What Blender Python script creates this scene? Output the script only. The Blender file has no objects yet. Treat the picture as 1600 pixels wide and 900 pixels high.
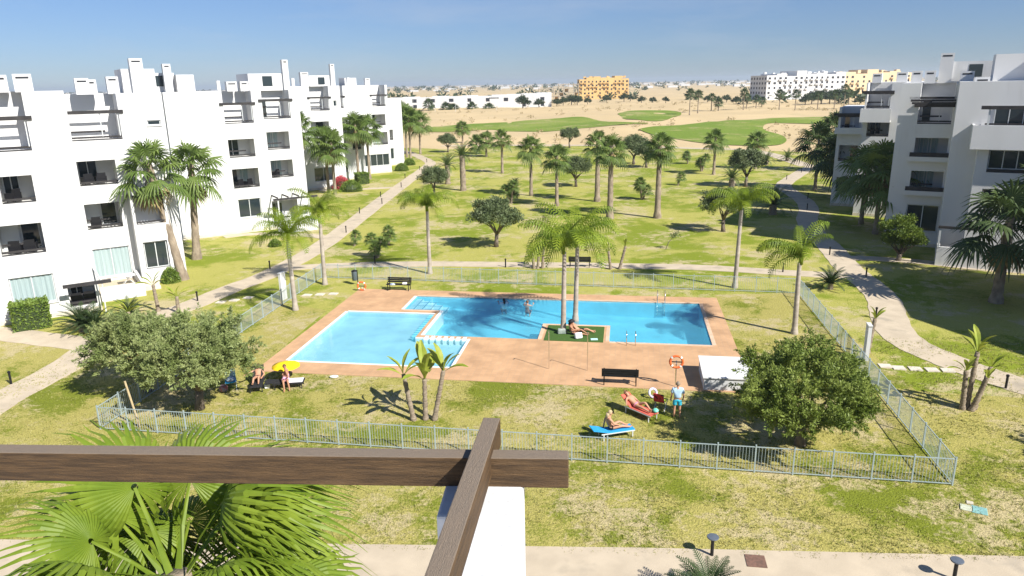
import bpy, bmesh, math, random
import numpy as np
from mathutils import Vector, Matrix, noise
from mathutils.geometry import delaunay_2d_cdt
R = math.radians
random.seed(7); np.random.seed(7)
scene = bpy.context.scene
COL = scene.collection

# ---------------------------------------------------------------- camera
FPX, CAM_H, ROLL = 1133.0, 14.5, R(1.05)          # focal length in px of a 1600 px wide frame, eye height in m
PITCH = math.atan(320 / FPX)
cam = bpy.data.cameras.new('camera'); cam.sensor_width = 36; cam.lens = 36 * FPX / 1600
cam.clip_start = .1; cam.clip_end = 20000
camo = bpy.data.objects.new('camera', cam); COL.objects.link(camo); scene.camera = camo
cp, sp, cr, sr = math.cos(PITCH), math.sin(PITCH), math.cos(ROLL), math.sin(ROLL)
_r, _u, _f = Vector((1, 0, 0)), Vector((0, sp, cp)), Vector((0, cp, -sp))
_R = _r * cr - _u * sr; _U = _r * sr + _u * cr
camo.matrix_world = Matrix(((_R.x, _U.x, -_f.x, 0), (_R.y, _U.y, -_f.y, 0), (_R.z, _U.z, -_f.z, CAM_H), (0, 0, 0, 1)))

# ---------------------------------------------------------------- sky, sun, exposure
SUN_EL, SHADOW_AZ = R(41), R(47.5)                   # shadows fall 47.5 degrees left of straight ahead
sun_dir = Vector((math.sin(SHADOW_AZ) * math.cos(SUN_EL), -math.cos(SHADOW_AZ) * math.cos(SUN_EL), math.sin(SUN_EL)))
world = bpy.data.worlds.new('World'); scene.world = world; world.use_nodes = True
wn = world.node_tree.nodes; wl = world.node_tree.links
bg = wn['Background']; bg.inputs['Strength'].default_value = .074
sky = wn.new('ShaderNodeTexSky'); sky.sky_type = 'NISHITA'; sky.sun_disc = False
sky.sun_elevation = SUN_EL
sky.sun_rotation = math.atan2(sun_dir.x, sun_dir.y)
sky.altitude = 400; sky.air_density = 1.0; sky.dust_density = 0.0; sky.ozone_density = 4.0
tc = wn.new('ShaderNodeTexCoord'); sx = wn.new('ShaderNodeSeparateXYZ'); wl.new(tc.outputs['Generated'], sx.inputs[0])
tint = wn.new('ShaderNodeValToRGB'); wl.new(sx.outputs['Z'], tint.inputs[0])          # cooler, hazier air towards the horizon
tint.color_ramp.elements[0].position = 0; tint.color_ramp.elements[0].color = (.375, .455, .655, 1)
tint.color_ramp.elements[1].position = .5; tint.color_ramp.elements[1].color = (.82, .86, .95, 1)
el = tint.color_ramp.elements.new(.12); el.color = (.49, .55, .71, 1)
mul = wn.new('ShaderNodeMix'); mul.data_type = 'RGBA'; mul.blend_type = 'MULTIPLY'; mul.inputs['Factor'].default_value = 1
wl.new(sky.outputs[0], mul.inputs['A']); wl.new(tint.outputs[0], mul.inputs['B'])
mpw = wn.new('ShaderNodeMapping'); mpw.inputs['Scale'].default_value = (1.2, 1.2, 7); mpw.inputs['Rotation'].default_value = (.12, .05, 0); wl.new(tc.outputs['Generated'], mpw.inputs[0])
cn = wn.new('ShaderNodeTexNoise'); cn.inputs['Scale'].default_value = 2.1; cn.inputs['Detail'].default_value = 8; cn.inputs['Roughness'].default_value = .6; wl.new(mpw.outputs[0], cn.inputs['Vector'])
cr_ = wn.new('ShaderNodeMapRange'); cr_.inputs['From Min'].default_value = .50; cr_.inputs['From Max'].default_value = .78; cr_.inputs['To Max'].default_value = .36; wl.new(cn.outputs['Fac'], cr_.inputs['Value'])
cl_ = wn.new('ShaderNodeMix'); cl_.data_type = 'RGBA'; wl.new(cr_.outputs[0], cl_.inputs['Factor']); wl.new(mul.outputs['Result'], cl_.inputs['A']); cl_.inputs['B'].default_value = (4.6, 4.9, 5.4, 1)
wl.new(cl_.outputs['Result'], bg.inputs['Color'])
sl = bpy.data.lights.new('sun', 'SUN'); sl.energy = 4.8; sl.angle = R(.53); sl.color = (1, .955, .88)
so = bpy.data.objects.new('sun', sl); COL.objects.link(so)
so.rotation_euler = sun_dir.to_track_quat('Z', 'Y').to_euler()
so.location = (60, -60, 80)
vs = scene.view_settings; vs.view_transform = 'Standard'; vs.look = 'None'; vs.gamma = 1; vs.exposure = .88
vs.use_curve_mapping = False

# ---------------------------------------------------------------- helpers
def ray(px, py):
    u, v = (px - 800) / FPX, -(py - 450) / FPX
    return _R * u + _U * v + _f
def gnd(px, py, z=0.0):
    """point on the level plane at height z that lies along the sight line of a photo position"""
    d = ray(px, py); t = (z - CAM_H) / d.z
    return Vector((d.x * t, d.y * t, z))
TH = R(-9.0)                                       # the pool, its deck and the fence share these axes
EX, EY = Vector((math.cos(TH), math.sin(TH), 0)), Vector((-math.sin(TH), math.cos(TH), 0))
def PU(u, v, z=0.0): return EX * u + EY * v + Vector((0, 0, z))

def link(o, parent=None):
    COL.objects.link(o)
    if parent: o.parent = parent
    return o
def tag(o, label=None, cat=None, group=None, kind=None):
    if label: o['label'] = label
    if cat: o['category'] = cat
    if group: o['group'] = group
    if kind: o['kind'] = kind
    return o
def empty(name, loc=(0, 0, 0), rz=0, **k):
    o = bpy.data.objects.new(name, None); o.location = loc; o.rotation_euler = (0, 0, rz); o.empty_display_size = .2
    link(o); return tag(o, **k)
class MB:
    def __init__(s): s.v = []; s.f = []
    def add(s, vs, fs):
        n = len(s.v); s.v += [tuple(p) for p in vs]; s.f += [tuple(i + n for i in f) for f in fs]; return s
    def quad(s, a, b, c, d): return s.add((a, b, c, d), ((0, 1, 2, 3),))
    def box(s, x0, y0, z0, x1, y1, z1, m=None):
        P = [(x0, y0, z0), (x1, y0, z0), (x1, y1, z0), (x0, y1, z0), (x0, y0, z1), (x1, y0, z1), (x1, y1, z1), (x0, y1, z1)]
        if m is not None: P = [m @ Vector(p) for p in P]
        return s.add(P, ((3, 2, 1, 0), (4, 5, 6, 7), (0, 1, 5, 4), (1, 2, 6, 5), (2, 3, 7, 6), (3, 0, 4, 7)))
    def bar(s, a, b, w, h):
        a, b = Vector(a), Vector(b); d = (b - a).normalized()
        up = Vector((0, 0, 1)) if abs(d.z) < .95 else Vector((0, 1, 0))
        x = d.cross(up).normalized() * w / 2; y = x.cross(d).normalized() * h / 2
        P = [a - x - y, a + x - y, a + x + y, a - x + y, b - x - y, b + x - y, b + x + y, b - x + y]
        return s.add(P, ((3, 2, 1, 0), (4, 5, 6, 7), (0, 1, 5, 4), (1, 2, 6, 5), (2, 3, 7, 6), (3, 0, 4, 7)))
    def tube(s, pts, rad, n=8, cap=True):
        pts = [Vector(p) for p in pts]
        if not hasattr(rad, '__len__'): rad = [rad] * len(pts)
        rings = []
        ref = Vector((.3, 1, .2)).normalized()
        for i, p in enumerate(pts):
            d = (pts[min(i + 1, len(pts) - 1)] - pts[max(i - 1, 0)]).normalized()
            x = d.cross(ref)
            if x.length < .05: x = d.cross(Vector((1, 0, 0)))
            x.normalize(); y = d.cross(x)
            rings.append([p + (x * math.cos(2 * math.pi * k / n) + y * math.sin(2 * math.pi * k / n)) * rad[i] for k in range(n)])
        vs = [q for r in rings for q in r]; fs = []
        for i in range(len(pts) - 1):
            for k in range(n):
                a, b = i * n + k, i * n + (k + 1) % n
                fs.append((a, a + n, b + n, b))
        if cap: fs.append(tuple(range(n))); fs.append(tuple(range(len(vs) - 1, len(vs) - n - 1, -1)))
        return s.add(vs, fs)
    def lathe(s, prof, n=12, c=(0, 0, 0)):
        vs = [(c[0] + r * math.cos(2 * math.pi * k / n), c[1] + r * math.sin(2 * math.pi * k / n), c[2] + z) for r, z in prof for k in range(n)]
        fs = []
        for i in range(len(prof) - 1):
            for k in range(n):
                a, b = i * n + k, i * n + (k + 1) % n
                fs.append((a, b, b + n, a + n))
        fs.append(tuple(range(n - 1, -1, -1))); fs.append(tuple(range(len(vs) - n, len(vs))))
        return s.add(vs, fs)
    def mesh(s, name, mat=None, smooth=False):
        me = bpy.data.meshes.new(name); me.from_pydata(s.v, [], s.f)
        if mat: me.materials.append(mat)
        if smooth: me.polygons.foreach_set('use_smooth', [True] * len(me.polygons))
        me.update(); return me
    def build(s, name, mat, parent=None, smooth=False, **k):
        o = bpy.data.objects.new(name, s.mesh(name, mat, smooth)); link(o, parent); return tag(o, **k)
def inst(name, me, parent=None, loc=(0, 0, 0), rot=(0, 0, 0), sc=1, **k):
    o = bpy.data.objects.new(name, me); o.location = loc; o.rotation_euler = rot
    o.scale = sc if hasattr(sc, '__len__') else (sc, sc, sc)
    link(o, parent); return tag(o, **k)
def bevel(o, w=.01, seg=2):
    b = o.modifiers.new('bevel', 'BEVEL'); b.width = w; b.segments = seg; b.limit_method = 'ANGLE'; return o

# ---------------------------------------------------------------- materials (all node based)
def mat(name, c1, c2=None, scale=4.0, rough=.8, bump=0.0, bscale=None, detail=6, ramp=(.35, .65), world_pos=False, spec=.3, metal=0, c3=None, s3=None, r3=(.5, .7), stretch=None):
    m = bpy.data.materials.new(name); m.use_nodes = True; nt = m.node_tree; N = nt.nodes; L = nt.links
    b = N['Principled BSDF']; b.inputs['Roughness'].default_value = rough; b.inputs['Metallic'].default_value = metal
    b.inputs['Specular IOR Level'].default_value = spec
    b.inputs['Base Color'].default_value = (*c1, 1)
    if c2 is None and not bump: return m
    if world_pos: src = N.new('ShaderNodeNewGeometry').outputs['Position']
    else: src = N.new('ShaderNodeTexCoord').outputs['Object']
    if stretch:
        mp = N.new('ShaderNodeMapping'); mp.inputs['Scale'].default_value = stretch; L.new(src, mp.inputs[0]); src = mp.outputs[0]
    def nz(sc, det):
        t = N.new('ShaderNodeTexNoise'); t.inputs['Scale'].default_value = sc; t.inputs['Detail'].default_value = det
        L.new(src, t.inputs['Vector']); return t.outputs['Fac']
    def rampn(fac, a, bb, lo, hi):
        r = N.new('ShaderNodeValToRGB'); r.color_ramp.elements[0].position = lo; r.color_ramp.elements[1].position = hi
        r.color_ramp.elements[0].color = (*a, 1); r.color_ramp.elements[1].color = (*bb, 1); L.new(fac, r.inputs[0]); return r.outputs[0]
    if c2 is not None:
        col = rampn(nz(scale, detail), c1, c2, *ramp)
        if c3 is not None:
            f = rampn(nz(s3, 4), (0, 0, 0), (1, 1, 1), *r3)
            mx = N.new('ShaderNodeMix'); mx.data_type = 'RGBA'
            L.new(f, mx.inputs['Factor']); L.new(col, mx.inputs['A']); mx.inputs['B'].default_value = (*c3, 1); col = mx.outputs['Result']
        L.new(col, b.inputs['Base Color'])
    if bump:
        bp = N.new('ShaderNodeBump'); bp.inputs['Strength'].default_value = bump; bp.inputs['Distance'].default_value = .05
        L.new(nz(bscale or scale * 3, 5), bp.inputs['Height']); L.new(bp.outputs[0], b.inputs['Normal'])
    return m
def grass_mat(name, green, straw, bare, big=.11, mid=.7, fine=9, bias=.0):
    m = bpy.data.materials.new(name); m.use_nodes = True; nt = m.node_tree; N = nt.nodes; L = nt.links
    b = N['Principled BSDF']; b.inputs['Roughness'].default_value = .9; b.inputs['Specular IOR Level'].default_value = .15
    pos = N.new('ShaderNodeNewGeometry').outputs['Position']
    def nz(sc, det=5, dist=0):
        t = N.new('ShaderNodeTexNoise'); t.inputs['Scale'].default_value = sc; t.inputs['Detail'].default_value = det; t.inputs['Distortion'].default_value = dist
        L.new(pos, t.inputs['Vector']); return t.outputs['Fac']
    def ramp(fac, lo, hi):
        r = N.new('ShaderNodeMapRange'); r.interpolation_type = 'SMOOTHSTEP'
        r.inputs['From Min'].default_value = lo; r.inputs['From Max'].default_value = hi; L.new(fac, r.inputs['Value']); return r.outputs['Result']
    def mix(f, a, c):
        x = N.new('ShaderNodeMix'); x.data_type = 'RGBA'; L.new(f, x.inputs['Factor'])
        for s, k in ((a, 'A'), (c, 'B')):
            if isinstance(s, tuple): x.inputs[k].default_value = (*s, 1)
            else: L.new(s, x.inputs[k])
        return x.outputs['Result']
    def add(a, c, k):
        x = N.new('ShaderNodeMath'); x.operation = 'MULTIPLY_ADD'; L.new(a, x.inputs[0]); x.inputs[1].default_value = k; L.new(c, x.inputs[2]); return x.outputs[0]
    n_big, n_mid, n_fine = nz(big, 4, .6), nz(mid, 6, .4), nz(fine, 6)
    f1 = ramp(add(n_mid, add(n_fine, n_big, .35), .5), .86 + bias, 1.03 + bias)
    col = mix(f1, green, straw)
    f2 = ramp(add(n_fine, add(nz(mid * 1.7, 5, .8), nz(big * 1.6, 3), .7), .35), 1.05 + bias * .6, 1.25 + bias * .6)
    col = mix(f2, col, bare)
    dk = mix(ramp(nz(fine * 4, 4), .3, .62), tuple(x * .55 for x in green), (1, 1, 1))
    mul = N.new('ShaderNodeMix'); mul.data_type = 'RGBA'; mul.blend_type = 'MULTIPLY'; mul.inputs['Factor'].default_value = .55
    L.new(col, mul.inputs['A']); L.new(dk, mul.inputs['B'])
    L.new(mul.outputs['Result'], b.inputs['Base Color'])
    bp = N.new('ShaderNodeBump'); bp.inputs['Strength'].default_value = .9; bp.inputs['Distance'].default_value = .06
    L.new(nz(fine * 2.2, 6), bp.inputs['Height']); L.new(bp.outputs[0], b.inputs['Normal'])
    return m
def leaf_mat(name, c1, c2, scale=1.2, rough=.55, transl=.25, spec=.35):
    m = mat(name, c1, c2, scale=scale, rough=rough, detail=4, ramp=(.35, .65), spec=spec)
    nt = m.node_tree; N = nt.nodes; L = nt.links; b = N['Principled BSDF']; out = N['Material Output']
    t = N.new('ShaderNodeBsdfTranslucent'); col = b.inputs['Base Color'].links[0].from_socket; L.new(col, t.inputs['Color'])
    ms = N.new('ShaderNodeMixShader'); ms.inputs[0].default_value = transl
    L.new(b.outputs[0], ms.inputs[1]); L.new(t.outputs[0], ms.inputs[2]); L.new(ms.outputs[0], out.inputs['Surface'])
    return m
def brick_mat(name, c1, c2, mortar, w, h, mw, rough=.8, offset=0.0, angle=0.0):
    m = bpy.data.materials.new(name); m.use_nodes = True; nt = m.node_tree; N = nt.nodes; L = nt.links
    b = N['Principled BSDF']; b.inputs['Roughness'].default_value = rough; b.inputs['Specular IOR Level'].default_value = .25
    pos = N.new('ShaderNodeNewGeometry').outputs['Position']
    mp = N.new('ShaderNodeMapping'); mp.inputs['Rotation'].default_value = (0, 0, angle); L.new(pos, mp.inputs[0])
    t = N.new('ShaderNodeTexBrick'); L.new(mp.outputs[0], t.inputs['Vector']); t.offset = offset
    t.inputs['Color1'].default_value = (*c1, 1); t.inputs['Color2'].default_value = (*c2, 1); t.inputs['Mortar'].default_value = (*mortar, 1)
    t.inputs['Scale'].default_value = 1; t.inputs['Brick Width'].default_value = w; t.inputs['Row Height'].default_value = h; t.inputs['Mortar Size'].default_value = mw
    t.inputs['Mortar Smooth'].default_value = .3
    nz = N.new('ShaderNodeTexNoise'); nz.inputs['Scale'].default_value = .8; nz.inputs['Detail'].default_value = 6; L.new(pos, nz.inputs['Vector'])
    rr = N.new('ShaderNodeValToRGB'); rr.color_ramp.elements[0].color = (.72, .70, .68, 1); rr.color_ramp.elements[1].color = (1.08, 1.06, 1.04, 1)
    rr.color_ramp.elements[0].position = .3; rr.color_ramp.elements[1].position = .7; L.new(nz.outputs['Fac'], rr.inputs[0])
    mx = N.new('ShaderNodeMix'); mx.data_type = 'RGBA'; mx.blend_type = 'MULTIPLY'; mx.inputs['Factor'].default_value = .8
    L.new(t.outputs['Color'], mx.inputs['A']); L.new(rr.outputs[0], mx.inputs['B']); L.new(mx.outputs['Result'], b.inputs['Base Color'])
    return m
def glass_mat(name, tint=(.02, .03, .035), rough=.06):
    m = mat(name, tint, rough=rough, spec=.8); return m
M = {}
M['stucco'] = mat('white_stucco', (.63, .63, .625), (.585, .585, .58), scale=.35, rough=.9, bump=.12, bscale=25, spec=.15, c3=(.50, .495, .48), s3=.9, r3=(.60, .90), stretch=(1.6, 1.6, .3))
M['stucco_old'] = mat('weathered_stucco', (.58, .585, .59), (.545, .55, .55), scale=6, rough=.9, bump=.2, bscale=18, spec=.15)
M['plinth'] = mat('stone_plinth', (.62, .56, .46), (.50, .45, .38), scale=2, rough=.9)
M['sand'] = mat('desert_sand', (.54, .41, .225), (.45, .345, .19), scale=.03, rough=.95, bump=.3, bscale=.5, world_pos=True, c3=(.25, .24, .12), s3=.012, r3=(.60, .74))
M['lawn'] = grass_mat('park_lawn', (.225, .275, .024), (.43, .405, .105), (.52, .44, .24), bias=-.035)
M['lawn_near'] = grass_mat('near_lawn', (.185, .215, .022), (.40, .355, .105), (.49, .41, .22), big=.16, mid=.9, fine=7, bias=-.075)
M['fairway'] = grass_mat('fairway_turf', (.17, .245, .030), (.24, .29, .055), (.36, .33, .13), big=.03, mid=.1, fine=1.2, bias=.03)
M['island'] = mat('artificial_turf', (.045, .095, .016), (.06, .125, .022), scale=14, rough=.95, bump=.5, bscale=60)
M['path'] = mat('beige_concrete', (.50, .42, .31), (.43, .36, .265), scale=1.1, rough=.9, bump=.15, bscale=40, world_pos=True, c3=(.30, .26, .20), s3=.6, r3=(.58, .75))
M['deck'] = brick_mat('terracotta_paving', (.55, .34, .19), (.50, .31, .172), (.46, .31, .195), .3, .3, .012, angle=-TH)
M['coping'] = mat('pool_coping', (.62, .45, .32), (.54, .38, .26), scale=3, rough=.7)
M['whitetile'] = mat('white_pool_tile', (.80, .82, .80), (.72, .76, .75), scale=6, rough=.35)
M['pooltile'] = brick_mat('blue_mosaic', (.155, .59, .76), (.145, .56, .74), (.20, .62, .77), .06, .06, .006, rough=.3, angle=-TH)
M['kidtile'] = brick_mat('pale_blue_mosaic', (.50, .70, .77), (.48, .68, .75), (.54, .71, .77), .06, .06, .006, rough=.3, angle=-TH)
M['darktile'] = mat('dark_blue_tile', (.03, .16, .26), rough=.3)
M['black'] = mat('black_paint', (.012, .012, .014), rough=.45)
M['beamdark'] = mat('dark_stained_timber', (.028, .026, .027), (.045, .042, .042), scale=2, rough=.7)
M['fence'] = mat('grey_green_painted_steel', (.34, .41, .42), (.29, .355, .365), scale=5, rough=.45, metal=.0, spec=.5)
M['steel'] = mat('polished_steel', (.7, .7, .7), rough=.2, metal=1)
M['glass'] = glass_mat('window_glass')
M['frame'] = mat('window_frame', (.55, .57, .57), rough=.5)
M['curtain'] = mat('pale_curtain', (.34, .42, .42), (.27, .35, .35), scale=3, rough=.85, stretch=(6, 6, .15))
M['interior'] = mat('loggia_wall', (.60, .60, .58), (.56, .56, .54), scale=.6, rough=.9)
M['ochre'] = mat('ochre_render', (.66, .45, .19), (.58, .39, .16), scale=.05, rough=.9)
M['rawconc'] = mat('raw_concrete', (.42, .36, .28), (.34, .30, .24), scale=.2, rough=.9)
M['cream'] = mat('cream_render', (.66, .52, .33), (.60, .47, .30), scale=.05, rough=.9)
M['void'] = mat('dark_opening', (.03, .032, .038), rough=.6)  # near-black colour standing in for the shade inside holes and vents
M['orange'] = mat('orange_plastic', (.75, .16, .05), rough=.4)
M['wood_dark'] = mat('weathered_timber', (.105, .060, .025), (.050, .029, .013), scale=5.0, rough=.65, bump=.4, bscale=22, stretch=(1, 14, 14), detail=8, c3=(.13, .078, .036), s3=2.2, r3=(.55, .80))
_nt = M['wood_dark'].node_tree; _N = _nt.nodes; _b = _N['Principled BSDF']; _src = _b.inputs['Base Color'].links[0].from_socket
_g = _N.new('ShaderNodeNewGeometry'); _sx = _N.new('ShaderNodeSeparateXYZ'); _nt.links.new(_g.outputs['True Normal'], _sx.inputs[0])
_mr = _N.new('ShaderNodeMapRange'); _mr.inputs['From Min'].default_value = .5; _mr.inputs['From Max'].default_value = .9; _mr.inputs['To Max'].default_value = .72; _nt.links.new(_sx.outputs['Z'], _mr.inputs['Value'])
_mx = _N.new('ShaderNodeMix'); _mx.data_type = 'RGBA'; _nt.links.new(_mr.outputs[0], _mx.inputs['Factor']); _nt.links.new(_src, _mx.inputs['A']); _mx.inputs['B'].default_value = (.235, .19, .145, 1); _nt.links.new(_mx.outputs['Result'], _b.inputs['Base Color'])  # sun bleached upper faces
M['trunk_grey'] = mat('palm_trunk', (.33, .27, .20), (.19, .15, .11), scale=2.5, rough=.95, bump=.8, bscale=9, stretch=(1, 1, 5))
M['trunk_smooth'] = mat('ringed_trunk', (.42, .37, .31), (.28, .24, .20), scale=2, rough=.9, bump=.3, bscale=6, stretch=(.6, .6, 7))
M['bark'] = mat('olive_bark', (.20, .165, .13), (.10, .08, .062), scale=6, rough=.95, bump=.8, bscale=14, stretch=(1, 1, .4))
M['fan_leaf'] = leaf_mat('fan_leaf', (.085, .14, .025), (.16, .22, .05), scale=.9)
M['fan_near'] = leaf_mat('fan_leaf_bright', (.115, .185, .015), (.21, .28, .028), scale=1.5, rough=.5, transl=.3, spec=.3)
M['fan_dark'] = leaf_mat('fan_leaf_dark', (.040, .070, .018), (.075, .11, .03), scale=.9)  # darker copy of the fan leaf; paints shade onto palms by the right flats
M['dead_leaf'] = leaf_mat('dead_frond', (.40, .31, .16), (.27, .20, .10), scale=1.5, rough=.9, transl=.15)
M['queen_leaf'] = leaf_mat('feather_leaf', (.135, .21, .012), (.24, .31, .02), scale=.8, transl=.35)
M['date_leaf'] = leaf_mat('date_leaf', (.075, .12, .03), (.13, .18, .05), scale=.9)
M['cycad_leaf'] = leaf_mat('cycad_leaf', (.022, .048, .012), (.045, .075, .02), scale=1.5, transl=.12)
M['olive_leaf'] = leaf_mat('olive_leaf', (.19, .245, .075), (.34, .385, .155), scale=1.1, transl=.3)
M['olive_far'] = leaf_mat('olive_leaf_far', (.085, .12, .045), (.155, .19, .085), scale=1.0, transl=.15)
M['bush_leaf'] = leaf_mat('hedge_leaf', (.095, .16, .018), (.18, .25, .04), scale=2, transl=.2)
M['citrus_leaf'] = leaf_mat('citrus_leaf', (.07, .12, .012), (.14, .19, .02), scale=1.6, transl=.25)
M['banana_leaf'] = leaf_mat('paddle_leaf', (.24, .31, .03), (.38, .40, .07), scale=1.6, transl=.3)
M['flower'] = leaf_mat('bougainvillea', (.5, .05, .07), (.62, .10, .12), scale=2)
M['scrub'] = leaf_mat('dry_scrub', (.28, .22, .10), (.38, .30, .15), scale=.3)
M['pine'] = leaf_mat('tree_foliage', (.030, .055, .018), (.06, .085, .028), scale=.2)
# ================================================================ ground, lawn, paths
def sstep(a, b, x):
    t = max(0.0, min(1.0, (x - a) / (b - a))); return t * t * (3 - 2 * t)
def dune(x, y):
    k = sstep(172, 235, y) * (1 - sstep(430, 560, y))
    if k <= 0: return 0.0
    n = noise.fractal(Vector((x * .018, y * .013, .3)), 1.0, 2.0, 4) * 1.7 + noise.noise(Vector((x * .006, y * .008, 5))) * 1.6
    return k * max(-.6, n + .35)
def inside(p, poly):
    c = False; n = len(poly)
    for i in range(n):
        a, b = poly[i], poly[i - 1]
        if (a[1] > p[1]) != (b[1] > p[1]) and p[0] < (b[0] - a[0]) * (p[1] - a[1]) / (b[1] - a[1]) + a[0]: c = not c
    return c
def sheet(name, outer, holes=(), zf=0.0, mat_=None, inner=(), smooth=False, **k):
    vs, es = [], []
    for loop in [outer] + list(holes):
        n0 = len(vs); vs += [Vector((p[0], p[1])) for p in loop]
        es += [(n0 + i, n0 + (i + 1) % len(loop)) for i in range(len(loop))]
    vs += [Vector((p[0], p[1])) for p in inner]
    r = delaunay_2d_cdt(vs, es, [], 1, 1e-4)
    z = zf if callable(zf) else (lambda x, y: zf)
    mb = MB(); mb.v = [(p.x, p.y, z(p.x, p.y)) for p in r[0]]
    for f in r[2]:
        a, b, c = (r[0][i] for i in f[:3])
        if any(inside((a + b + c) / 3, [(p[0], p[1]) for p in h]) for h in holes): continue
        mb.f.append(tuple(f) if (b - a).cross(c - a) > 0 else tuple(reversed(f)))
    return mb.build(name, mat_, smooth=smooth, **k)
def smooth_line(pts, n=6):
    pts = [Vector(p) for p in pts]; out = []
    for i in range(len(pts) - 1):
        p0, p1, p2, p3 = pts[max(i - 1, 0)], pts[i], pts[i + 1], pts[min(i + 2, len(pts) - 1)]
        for k in range(n):
            t = k / n
            out.append(.5 * ((2 * p1) + (p2 - p0) * t + (2 * p0 - 5 * p1 + 4 * p2 - p3) * t * t + (3 * p1 - p0 - 3 * p2 + p3) * t ** 3))
    return out + [pts[-1]]
def ribbon(name, px, width, z, m, smooth_n=6, **k):
    pts = smooth_line([gnd(*p) for p in px], smooth_n) if smooth_n else [gnd(*p) for p in px]
    mb = MB()
    for i, p in enumerate(pts):
        d = pts[min(i + 1, len(pts) - 1)] - pts[max(i - 1, 0)]; d.z = 0; d.normalize()
        nrm = Vector((-d.y, d.x, 0)) * width / 2 * (1 + .03 * math.sin(i * 1.7))
        mb.v += [tuple(p + nrm + Vector((0, 0, z))), tuple(p - nrm + Vector((0, 0, z))), tuple(p + nrm + Vector((0, 0, z - .06))), tuple(p - nrm + Vector((0, 0, z - .06)))]
    for i in range(len(pts) - 1):
        a, b = 4 * i, 4 * i + 4
        mb.f += [(a + 1, b + 1, b, a), (a, b, b + 2, a + 2), (b + 1, a + 1, a + 3, b + 3)]
    return mb.build(name, m, **k)
pool_rect = [PU(-18.6, 34.4), PU(5.6, 34.4), PU(5.6, 48.3), PU(-18.6, 48.3)]
deck_rect = [PU(-19.2, 33.3), PU(6.4, 33.3), PU(6.4, 49.3), PU(-19.2, 49.3)]
dune_pts = [(x, y) for y in np.concatenate([np.arange(165, 300, 4.0), np.arange(300, 580, 9.0)]) for x in np.arange(-220, 420, 7.0 if y < 300 else 12.0)]
B = 9000
sheet('ground', [(-B, -400), (B, -400), (B, B), (-B, B)], [pool_rect], dune, M['sand'], dune_pts, smooth=True, kind='structure')
inner_rect = [PU(-19.0, 33.5), PU(6.2, 33.5), PU(6.2, 49.1), PU(-19.0, 49.1)]
lawn_far = [(-75, 21), (85, 17.5), (88, 120)] + [tuple(gnd(px, py)[:2]) for px, py in ((1330, 246), (1260, 238), (1200, 236), (1130, 233), (1060, 231), (1000, 229), (930, 228), (860, 229), (800, 228), (740, 231), (690, 233), (640, 231))] + [(-60, 165), (-75, 120)]
sheet('lawn', lawn_far, [inner_rect], .02, M['lawn'], kind='structure')
near_lawn = [(-60, 21), (60, 17.5)] + [tuple(PU(u, v)[:2]) for u, v in ((36, 33), (14, 34.5), (12.3, 51.2), (6.4, 50.2), (6.4, 33.3), (-19.2, 33.3), (-19.6, 44), (-24.5, 46), (-24.3, 36), (-50, 40))]
sheet('lawn', near_lawn, [], .026, M['lawn_near'], kind='structure')
fair = [[(645, 208), (690, 200), (740, 195.5), (800, 192), (875, 188), (910, 188), (950, 193), (1000, 196), (1010, 200), (950, 203), (875, 206), (800, 206), (762, 204), (700, 209)],
        [(965, 184), (985, 179.5), (1020, 178), (1055, 177.5), (1064, 184), (1035, 194), (1000, 193), (975, 190)],
        [(997, 209), (1022, 205), (1077, 200), (1135, 194), (1180, 190), (1235, 186), (1300, 184), (1330, 186), (1330, 196), (1295, 197), (1210, 197), (1192, 205), (1222, 213), (1228, 222), (1205, 228), (1135, 227), (1090, 223), (1060, 219), (1025, 215)]]
for f in fair:
    poly = smooth_line([gnd(*p) for p in f + f[:1]], 4)[:-1]; poly = [(p.x, p.y) for p in poly]
    xs = [p[0] for p in poly]; ys = [p[1] for p in poly]
    pts = [(x, y) for x in np.arange(min(xs), max(xs), 5.0) for y in np.arange(min(ys), max(ys), 4.0) if inside((x, y), poly)]
    sheet('fairway', poly, [], lambda x, y: dune(x, y) + .12, M['fairway'], pts, smooth=True, kind='structure')
# paths
ribbon('path', [(-160, 730), (0, 628), (95, 577), (162, 533), (235, 500), (300, 477), (360, 452), (425, 427), (500, 386), (553, 347), (600, 311), (640, 281), (666, 262), (672, 254), (655, 245), (636, 238), (600, 231)], 2.1, .045, M['path'], kind='structure')
ribbon('path', [(-120, 507), (0, 522), (80, 532), (150, 540)], 2.0, .055, M['path'], kind='structure')
ribbon('path', [(440, 420), (540, 415), (660, 413), (800, 414), (960, 416), (1100, 419), (1230, 427), (1330, 432)], 1.7, .055, M['path'], kind='structure')
ribbon('path', [(1276, 258), (1262, 264), (1240, 277), (1224, 290), (1238, 302), (1256, 314), (1264, 328), (1261, 344), (1273, 365), (1295, 385), (1311, 403), (1328, 422), (1356, 444), (1380, 468), (1387, 490), (1399, 518), (1428, 541), (1474, 561), (1506, 574), (1548, 588), (1604, 606), (1720, 640)], 2.15, .045, M['path'], kind='structure')
ribbon('path', [(1312, 404), (1350, 404), (1400, 407), (1450, 411), (1520, 419), (1640, 428)], 1.5, .056, M['path'], 3, kind='structure')
ribbon('path', [(350, 371), (400, 366), (480, 368), (520, 374)], 1.3, .056, M['path'], 3, kind='structure')
ribbon('path', [(500, 298), (560, 296), (620, 293)], 1.5, .056, M['path'], 3, kind='structure')
ribbon('path', [(690, 228), (760, 227.5), (860, 227), (960, 228), (1080, 232), (1180, 236), (1262, 260)], 3.0, .05, M['path'], 3, kind='structure')
sheet('pavement', [(-40, 12.5), (45, 10.0), (45, 17.6), (16, 19.35), (4, 20.15), (-8, 20.75), (-40, 22.4)], [], .06, M['path'], kind='structure')

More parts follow.
